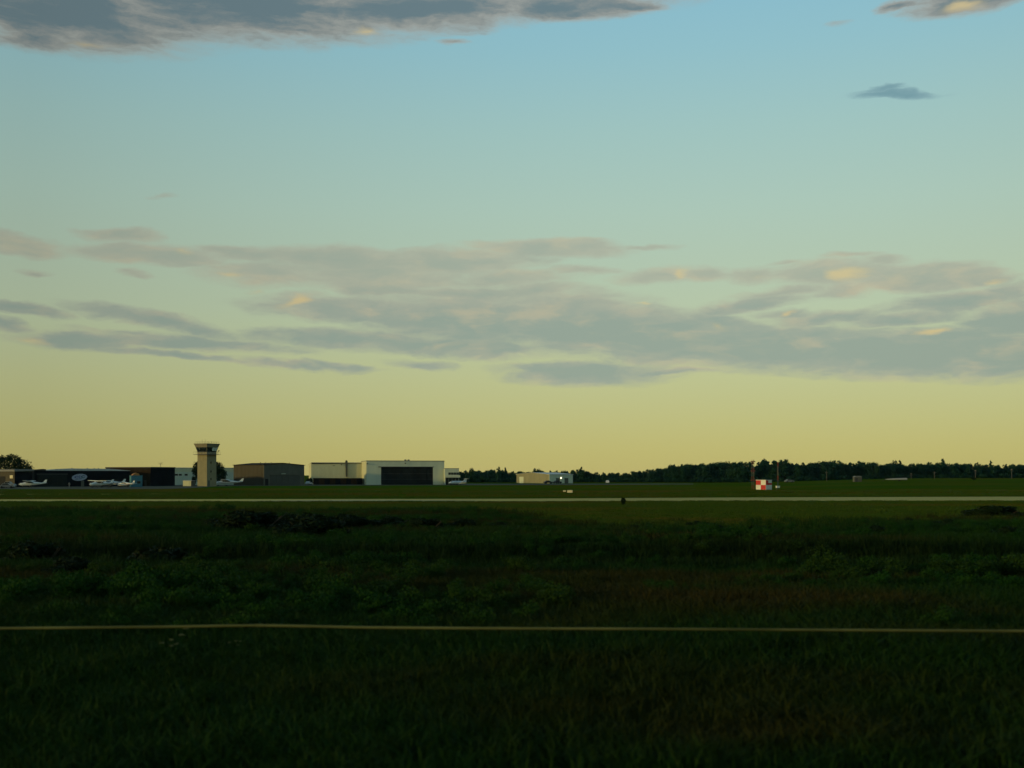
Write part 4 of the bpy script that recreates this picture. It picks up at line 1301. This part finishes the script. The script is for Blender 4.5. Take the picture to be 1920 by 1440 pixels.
# standout trees above the skyline
STAND = [(935, 874.5, 4, 'thin spiky pine poking above the wood between annex and barn'), (947, 876, 5, 'pale topped pine beside the spiky one left of the barn'),
         (1008, 876, 0, 'rounded tree just above the tan barn roof'), (1090, 875, 6, 'pointed pine at the right end of the tan barn'),
         (1434, 858.5, 1, 'tall tree in the wood between the two masts'), (1465, 860, 2, 'broad tree in the wood behind the thin grey mast'), (1768, 859.5, 4, 'tallest pine of the wood above the white trailer, right of it'),
         (1673, 862, 3, 'round headed tree in the wood above the white trailer'), (1857, 863.5, 6, 'pointed pine near the right edge of the photo'),
         (1566, 860.5, 0, 'tree at the highest hump of the wood left of the grey shed'), (1258, 869.5, 1, 'first tall tree where the wood steps up, left of the checkered shelter'), (1687, 862.5, 5, 'slender pine right of the round headed tree'),
         (887, 876.5, 3, 'bushy tree right behind the office annex')]
for (px, yt, k, lb) in STAND:
    put_tree(k, px, wood_depth(px) + 6, yt, lb, None, 0.85 if k >= 4 else 0.9)
SECT = [(965, 'left of the barn'), (1080, 'behind the barn'), (1190, 'right of the barn'), (1300, 'right of the runway bush'), (1405, 'left of the masts'), (1475, 'behind the masts'),
        (1590, 'left of the grey shed'), (1655, 'behind the grey shed'), (1720, 'behind the trailer'), (1830, 'right of the trailer'), (9999, 'at the right edge')]
ROWW = ('front row', 'middle row', 'back row')
ORD = ('first', 'second', 'third', 'fourth', 'fifth', 'sixth', 'seventh', 'eighth', 'ninth', 'tenth', 'eleventh', 'twelfth')
for row, (off, drop, stp) in enumerate(((0, 2.6, 14.5), (14, 0.6, 14.0), (30, 0.4, 14.5))):
    px = 846 + row * 5
    count = {}
    while px < 1945:
        k = rr.choice((0, 1, 2, 3, 0, 1, 2, 3, 0, 1, 2, 3, 4, 5, 6))
        D_ = wood_depth(px) + off + rr.uniform(-4, 4)
        yt = top_at(px) + drop + abs(rr.gauss(0, 1.1)) - (0.5 if k >= 4 else 0)
        sec = next(t_ for lim, t_ in SECT if px < lim)
        count[sec] = count.get(sec, 0) + 1
        lb = f"{ROWW[row]} {'pine' if k >= 4 else 'tree'} of the far wood {sec}, {ORD[count[sec] - 1]} from left"
        put_tree(k, px + rr.uniform(-3, 3), D_, yt, lb, 'trees of the far wood', rr.uniform(0.85, 1.25) if k < 4 else rr.uniform(0.9, 1.2))
        px += stp

# trees by the buildings
ev = random.Random(9)
L1 = [(-.55, 0, .62, .45, .35, .30), (0.05, 0, .66, .40, .35, .34), (.42, .1, .55, .36, .3, .28), (.62, 0, .42, .26, .25, .26), (-.1, 0, .85, .16, .16, .13), (.3, -.1, .78, .15, .15, .12), (-.4, 0, .84, .2, .2, .12), (0, 0, .3, .6, .4, .25)]
t1 = make_tree('broadleaf_tree', L1, 6500, 0.028, 'dark_leaf', 61, 0.03)
t1.location = at(22, 420, -0.1)
h_ = height(851.5, 420)
t1.scale = (h_ * 0.80, h_ * 0.7, h_ * 1.02)
tag(t1, 'dark spreading tree behind the workshop at the left edge', 'tree')
L2 = [(-.36, 0, .70, .24, .25, .26), (-.30, 0, .42, .28, .25, .30), (.34, 0, .62, .26, .25, .28), (.38, 0, .38, .27, .25, .30), (0, 0, .6, .4, .3, .38), (-.28, 0, .86, .16, .2, .13), (.22, 0, .80, .2, .2, .14), (-.52, 0, .55, .12, .12, .12), (.56, 0, .50, .11, .12, .13), (.54, 0, .30, .1, .1, .1)]
t2 = make_tree('broadleaf_tree', L2, 7500, 0.026, 'dark_leaf', 62, 0.03)
t2.location = at(391.5, 412, -0.1)
h_ = height(861.5, 412)
t2.scale = (h_ * 1.0, h_ * 0.6, h_)
t2.rotation_euler.z = R(15)
tag(t2, 'dark round tree showing on both sides of the control tower', 'tree')
t3 = make_tree('broadleaf_tree', broad_lobes(ev, 8, 0.5, 0.05, 1.0), 1200, 0.045, 'dark_leaf', 63, 0.03)
t3.location = at(363.5, 404, -0.1)
h_ = height(888, 404)
t3.scale = (h_ * 0.55, h_ * 0.55, h_)
tag(t3, 'small dark tree between pale building and control tower', 'tree')
t4 = make_tree('bush', broad_lobes(ev, 12, 0.7, 0.0, 0.95), 2600, 0.05, 'dark_leaf', 64, 0.03)
t4.location = at(580, 458, -0.1)
h_ = height(893, 458)
t4.scale = (h_ * 0.85, h_ * 0.6, h_)
tag(t4, 'dark bush between brown hangar and pale hangar wing', 'bush')
t5 = make_tree('bush', broad_lobes(ev, 10, 0.4, 0.0, 0.98), 1800, 0.05, 'shrub_leaf', 65, 0.03)
D_ = depth(947)
t5.location = at(1168.5, D_, -0.03)
h_ = height(932.5, D_)
t5.scale = (h_ * 1.05, h_ * 1.05, h_ * 1.12)
tag(t5, 'lone small dark bush at the near edge of the runway', 'bush')
t6 = make_tree('bush', broad_lobes(ev, 8, 0.6, 0.0, 0.95), 1000, 0.06, 'dark_leaf', 66, 0.03)
t6.location = at(1825, 500, -0.05)
t6.scale = (2.6, 2.2, 1.7)
tag(t6, 'low brownish bush in front of the wood near the right edge', 'bush')

# ------------------------------------------------------------------ distinct shrubs in the rough growth
def shrub_lobes(r_, n=14):
    L = []
    for k in range(n):
        a, q = r_.uniform(0, 6.28), r_.uniform(0, 0.75)
        s = r_.uniform(0.22, 0.38)
        L.append((q * math.cos(a), q * math.sin(a), r_.uniform(0.2, 0.75) * (1 - 0.45 * q), s, s, s * 0.8))
    return L
shr = []
for k in range(3):
    e = thing('shrub', (0, 0, 0), 0, 'shrub', 'shrub')
    v, f = leaf_cloud(5200, shrub_lobes(rr), 0.052, 80 + k)
    v[:, 2] = np.maximum(v[:, 2], -0.05)
    o = bpy.data.objects.new('foliage', np_mesh('foliage', v, f, M['shrub_leaf']))
    col.objects.link(o)
    o.parent = e
    mb = MB()
    for q in range(7):
        a = rr.uniform(0, 6.28)
        mb.tube((0.05 * math.cos(a), 0.05 * math.sin(a), -0.05), (0.55 * math.cos(a), 0.55 * math.sin(a), 0.7), 0.02, 0.008, 5)
    mb.build('stems', M['bark'], e)
    shr.append(e)
SH = [(478, 1003, 958, 1.7, 'largest dark shrub, left one of the clump under the brown hangar'), (593, 1012, 968, 1.6, 'dark shrub, nearest of the clump under the brown hangar'), (540, 998, 964, 1.5, 'dark shrub, middle one of the clump under the brown hangar'),
      (415, 1000, 972, 1.7, 'low dark shrub at the left end of the clump under the brown hangar'), (655, 992, 967, 1.8, 'dark shrub right of the clump, under the pale hangar wing'), (730, 990, 969, 2.0, 'dark shrub under the left half of the large pale hangar'),
      (800, 994, 971, 1.7, 'dark shrub under the right half of the large pale hangar'), (870, 992, 973, 1.6, 'dark shrub below the office annex'), (935, 994, 978, 1.5, 'dark shrub left of and below the tan barn'),
      (1425, 1012, 985, 1.5, 'dark shrub below the checkered shelter'), (1335, 1004, 983, 1.5, 'dark shrub left of and below the checkered shelter'), (1305, 990, 976, 1.4, 'smaller dark shrub behind the one left of and below the checkered shelter'), (1875, 967, 948, 2.6, 'dark shrub just before the runway at the right edge'),
      (1705, 985, 971, 1.1, 'small dark shrub below the white trailer'), (1775, 994, 973, 1.4, 'dark shrub between white trailer and the right edge'), (1893, 1008, 986, 1.3, 'low dark shrub below the one at the right edge'),
      (1645, 1001, 986, 1.3, 'small dark shrub below the grey shed'), (1905, 1070, 1038, 1.0, 'near dark shrub at the right edge'), (75, 1042, 1016, 1.2, 'low dark shrub near the left edge'), (140, 1080, 1046, 1.5, 'near dark shrub left of centre in the ditch'),
      (1190, 1000, 984, 1.3, 'small dark shrub below the runway bush'), (310, 1048, 1026, 1.5, 'low dark shrub at the far bank of the ditch, left of centre')]
us_ = [False] * 3
for i, (px, yb, yt, asp, lb) in enumerate(SH):
    k = i % 3
    o = copy_tree(shr[k]) if us_[k] else shr[k]
    us_[k] = True
    D_ = depth(yb)
    o.location = at(px, D_, -0.05)
    h_ = max(0.5, height(yt, D_) - terrain(o.location.x, D_)) * 1.2
    o.scale = (h_ * asp * 1.1, h_ * min(asp, 1.4), h_)
    o.rotation_euler = (0, 0, rr.uniform(-0.5, 0.5))
    tag(o, lb, 'shrub', 'dark shrubs in the rough growth')


# ------------------------------------------------------------------ ground cover (uncountable): grass tufts and weeds, instanced with geometry nodes
def hidden_collection(name, meshes):
    c_ = bpy.data.collections.new(name)
    for i, me in enumerate(meshes):
        o = bpy.data.objects.new(f'{name}_variant', me)
        c_.objects.link(o)
    return c_


def tuft(n, h, spread, width, seed, mat_, lean=0.5):
    r_ = np.random.default_rng(seed)
    v, f = [], []
    for k in range(n):
        a, q = r_.uniform(0, 6.28), spread * math.sqrt(r_.random())
        bx_, by_ = q * math.cos(a), q * math.sin(a)
        hh = h * r_.uniform(0.55, 1.15)
        la = r_.uniform(0, 6.28)
        ln = lean * hh * r_.uniform(0.1, 1.0)
        w = width * r_.uniform(0.6, 1.3)
        pa_ = r_.uniform(0, 6.28)
        dx, dy = w * math.cos(pa_), w * math.sin(pa_)
        mx_, my_ = bx_ + math.cos(la) * ln * 0.35, by_ + math.sin(la) * ln * 0.35
        tx, ty = bx_ + math.cos(la) * ln, by_ + math.sin(la) * ln
        o = len(v)
        v += [(bx_ - dx, by_ - dy, -0.05), (bx_ + dx, by_ + dy, -0.05), (mx_ + dx * .8, my_ + dy * .8, hh * 0.6), (mx_ - dx * .8, my_ - dy * .8, hh * 0.6), (tx, ty, hh * (1 - 0.15 * lean))]
        f += [(o, o + 1, o + 2, o + 3), (o + 3, o + 2, o + 4)]
    me = bpy.data.meshes.new('tuft')
    me.from_pydata(v, [], f)
    me.materials.append(mat_)
    return me


def weed(n, h, w, size, seed, mat_):
    r_ = random.Random(seed)
    L = []
    for k in range(7):
        a, q = r_.uniform(0, 6.28), r_.uniform(0, 0.7) * w
        s = r_.uniform(0.3, 0.5) * w
        L.append((q * math.cos(a), q * math.sin(a), h * r_.uniform(0.25, 0.8), s, s, h * r_.uniform(0.18, 0.3)))
    v, f = leaf_cloud(n, L, size, seed)
    return np_mesh('weed', v, f, mat_)


def scatter(name, pts, scales, rots, coll, label_kind='stuff'):
    me = bpy.data.meshes.new(name)
    me.from_pydata([tuple(p) for p in pts], [], [])
    a = me.attributes.new('s', 'FLOAT', 'POINT')
    a.data.foreach_set('value', np.asarray(scales, dtype=np.float32))
    a = me.attributes.new('r', 'FLOAT_VECTOR', 'POINT')
    rv = np.zeros((len(pts), 3), dtype=np.float32)
    rv[:, 2] = rots
    a.data.foreach_set('vector', rv.ravel())
    o = bpy.data.objects.new(name, me)
    col.objects.link(o)
    ng = bpy.data.node_groups.new(name + '_nodes', 'GeometryNodeTree')
    ng.interface.new_socket('Geometry', in_out='INPUT', socket_type='NodeSocketGeometry')
    ng.interface.new_socket('Geometry', in_out='OUTPUT', socket_type='NodeSocketGeometry')
    gi, go = ng.nodes.new('NodeGroupInput'), ng.nodes.new('NodeGroupOutput')
    ip = ng.nodes.new('GeometryNodeInstanceOnPoints')
    ci = ng.nodes.new('GeometryNodeCollectionInfo')
    ci.inputs['Collection'].default_value = coll
    ci.inputs['Separate Children'].default_value = True
    ci.inputs['Reset Children'].default_value = True
    ip.inputs['Pick Instance'].default_value = True
    an = ng.nodes.new('GeometryNodeInputNamedAttribute')
    an.data_type = 'FLOAT'
    an.inputs['Name'].default_value = 's'
    ar = ng.nodes.new('GeometryNodeInputNamedAttribute')
    ar.data_type = 'FLOAT_VECTOR'
    ar.inputs['Name'].default_value = 'r'
    L = ng.links.new
    L(gi.outputs[0], ip.inputs['Points'])
    L(ci.outputs[0], ip.inputs['Instance'])
    L(ar.outputs[0], ip.inputs['Rotation'])
    L(an.outputs[0], ip.inputs['Scale'])
    L(ip.outputs[0], go.inputs[0])
    md = o.modifiers.new('scatter', 'NODES')
    md.node_group = ng
    return o


def field_points(d0, d1, per_m2, margin=1.12, keep=None):
    area = (d1 * d1 - d0 * d0) / 2 * (2 * CX / F) * margin
    n = int(area * per_m2)
    D_ = np.sqrt(rng.random(n) * (d1 * d1 - d0 * d0) + d0 * d0)
    u = (rng.random(n) - 0.5) * (2 * CX / F) * margin
    X = u * D_
    out_ = []
    for x, y in zip(X, D_):
        if keep is None or keep(x, y) > random.random():
            out_.append((x, y, terrain(x, y)))
    return out_


def patch(x, y, s, o):
    return 0.5 + 0.5 * mnoise.fractal(Vector((x * s * 0.6, y * s, o)), 1.0, 2.0, 3)


grass_c = hidden_collection('grass', [tuft(26, 0.45, 0.30, 0.011, 300 + k, M['grass_leaf'], 0.9) for k in range(4)])
short_c = hidden_collection('short_grass', [tuft(34, 0.26, 0.7, 0.03, 320 + k, M['mown_leaf'], 0.8) for k in range(3)])
weed_c = hidden_collection('weeds', [weed(800, 0.75, 0.55, 0.030, 340 + k, M['weed_leaf']) for k in range(4)])

def keep_far(x, y):
    px = CX + x / y * F
    near_, far_ = float(np.interp(px, [0, 900, 1920], [depth(941), depth(940.6), depth(939.2)])), float(np.interp(px, [0, 900, 1400, 1920], [depth(936.0), depth(935.0), depth(932.5), depth(931)]))
    return 0.0 if near_ - 0.6 < y < far_ + 1.5 else 1.0
def rough_edge(x, y):
    px = CX + x / y * F
    return float(np.interp(px, [0, 300, 620, 950, 1100, 1500, 1920], [112, 118, 124, 112, 88, 84, 98])) + 16 * mnoise.noise(Vector((x * 0.05, y * 0.02, 4.0)))
def keep_rough(x, y):
    return 1 - sm(-34, 12, y - rough_edge(x, y))
def keep_mown(x, y):
    return keep_far(x, y) * sm(-46, 6, y - rough_edge(x, y))
pts = field_points(13.5, 30, 26) + field_points(30, 60, 11) + field_points(60, 145, 4.5, keep=keep_rough)
o = scatter('meadow_grass', pts, [random.uniform(0.6, 1.25) * (1.0 if p[1] < 60 else 1.35) * (0.6 + 0.8 * patch(p[0], p[1], 0.12, 5)) for p in pts], rng.random(len(pts)) * 6.28, grass_c)
tag(o, 'long dark rough grass covering the foreground up to the runway', 'grass', kind='stuff')
pts = field_points(62, 168, 2.4, keep=keep_mown) + field_points(168, 290, 0.55, keep=keep_far)
o = scatter('mown_grass', pts, [random.uniform(0.5, 1.1) * (0.5 + 0.7 * patch(p[0], p[1], 0.05, 8)) for p in pts], rng.random(len(pts)) * 6.28, short_c)
tag(o, 'short grass of the airfield on both sides of the runway', 'grass', kind='stuff')
def edge_fix(x, y):
    f_ = patch(x, y, 0.11, 2.0)
    lim = 1 - sm(-22, 2, y - rough_edge(x, y))
    return sm(0.44, 0.60, f_) * lim
pts = field_points(26, 45, 1.2, keep=edge_fix) + field_points(45, 130, 0.85, keep=edge_fix)
o = scatter('weeds', pts, [random.uniform(0.5, 1.25) * (0.55 + 0.9 * patch(p[0], p[1], 0.2, 4)) for p in pts], rng.random(len(pts)) * 6.28, weed_c)
tag(o, 'leafy dark green weeds growing in patches through the foreground grass', 'weeds', kind='stuff')
sedge_c = hidden_collection('sedge', [tuft(40, 0.7, 0.45, 0.016, 380 + k, M['sedge_leaf'], 0.6) for k in range(3)])
def keep_sedge(x, y):
    yd = y + 3.0 * mnoise.noise(Vector((x * 0.03, 0.5, 1.0)))
    return sm(46.5, 48.5, yd) * (1 - sm(55.5, 58, yd)) * sm(0.25, 0.5, patch(x, y, 0.08, 6.0))
pts = field_points(44, 62, 5.0, keep=keep_sedge)
o = scatter('sedge', pts, [random.uniform(0.8, 1.3) for p in pts], rng.random(len(pts)) * 6.28, sedge_c)
tag(o, 'dark sedge growing along the ditch across the field', 'sedge', kind='stuff')
# undergrowth at the foot of the wood
under_c = hidden_collection('undergrowth', [weed(300, 2.6, 2.6, 0.35, 360 + k, M['far_leaf']) for k in range(3)])
pts = []
for px in np.arange(846, 2010, 5.5):
    for off in (-6, 4):
        D_ = wood_depth(px) + off + rng.uniform(-2, 2)
        pts.append(tuple(at(px + rng.uniform(-2, 2), D_)))
o = scatter('undergrowth', pts, [random.uniform(0.6, 1.15) for _ in pts], rng.random(len(pts)) * 6.28, under_c)
tag(o, 'dark bushy undergrowth along the foot of the far wood', 'undergrowth', kind='stuff')

# ------------------------------------------------------------------ flowering weeds
def flower_plant(px, py, s, label):
    D_ = depth(py)
    p = thing('flowering_weed', at(px, D_), 0, label, 'flower', 'pale flowering weeds')
    for k in range(4):
        a, q = rr.uniform(0, 6.28), rr.uniform(0.05, 0.35) * s
        x, y, z_ = q * math.cos(a), q * math.sin(a), s * rr.uniform(0.7, 1.0)
        st = MB().tube((x * 0.2, y * 0.2, 0), (x, y, z_), 0.006, 0.004, 5).build('stem', M['weed_leaf'], p)
        fh = MB()
        for q_ in range(16):
            b_, c_ = rr.uniform(0, 6.28), 0.09 * s * math.sqrt(rr.random())
            fh.box((x + c_ * math.cos(b_), y + c_ * math.sin(b_), z_ + rr.uniform(0, 0.02)), (0.028 * s, 0.028 * s, 0.012), rr.uniform(0, 3))
        fh.build('flower_head', M['flower'], st)
    return p
flower_plant(336, 1238, 0.75, 'pale flowering weed under the cable, left of centre')
flower_plant(318, 1250, 0.55, 'smaller pale flowering weed just left of the brighter one')
flower_plant(440, 1236, 0.4, 'small pale flowering weed right of the brighter pair under the cable')
flower_plant(655, 1378, 0.35, 'small pale flowering weed low in the foreground')
flower_plant(1372, 1012, 0.8, 'pale flowering weed among the shrubs below the checkered shelter')

# ------------------------------------------------------------------ trackside fence: pale top rail on slim dark posts
FD = 22.0
fz = lambda py: height(py, FD)
fn = thing('cable_fence', (0, FD, 0), 0, 'low trackside fence with one long pale cable across the foreground', 'fence')
keys = [(-700, 1186), (0, 1178.2), (200, 1176.4), (330, 1175), (430, 1173.3), (490, 1172.8), (560, 1173.8), (680, 1176.5), (900, 1178.2), (1200, 1179.2), (1500, 1181.0), (1920, 1183.2), (2600, 1190)]
xs_ = np.linspace(-700, 2600, 110)
zz_ = np.interp(xs_, [k[0] for k in keys], [k[1] for k in keys])
MB().path([((x - CX) / F * FD, 0, fz(z_)) for x, z_ in zip(xs_, zz_)], 0.027, 10).build('cable', M['galv'], fn, True)
x = (487 - CX) / F * FD
MB().tube((x - 0.09, 0, fz(1172.9)), (x + 0.09, 0, fz(1172.9)), 0.031, n=10).build('cable_joint', M['galv'], fn)
for px in (-540, 2500):
    x = (px - CX) / F * FD
    z_ = fz(float(np.interp(px, xs_, zz_)))
    MB().tube((x, 0.045, terrain(x, FD) - 0.3), (x, 0.045, z_ + 0.01), 0.05, n=8).build('post', M['post'], fn)

# ------------------------------------------------------------------ evening haze
hz = bpy.data.materials.new('haze_air')
hz.use_nodes = True
nt = hz.node_tree
for nd in list(nt.nodes):
    nt.nodes.remove(nd)
ho = nt.nodes.new('ShaderNodeOutputMaterial')
pvn = nt.nodes.new('ShaderNodeVolumePrincipled')
pvn.inputs['Color'].default_value = (0.5, 0.85, 0.95, 1)
pvn.inputs['Density'].default_value = 0.00002
pvn.inputs['Anisotropy'].default_value = 0.2
nt.links.new(pvn.outputs[0], ho.inputs['Volume'])
hb = MB().b2((-1400, -60, -1.8), (1400, 900, 21)).build('haze', hz)
tag(hb, kind='stuff')

sc.cycles.adaptive_threshold = 0.02
sc.cycles.max_bounces = 4
sc.cycles.diffuse_bounces = 2
sc.cycles.volume_bounces = 0
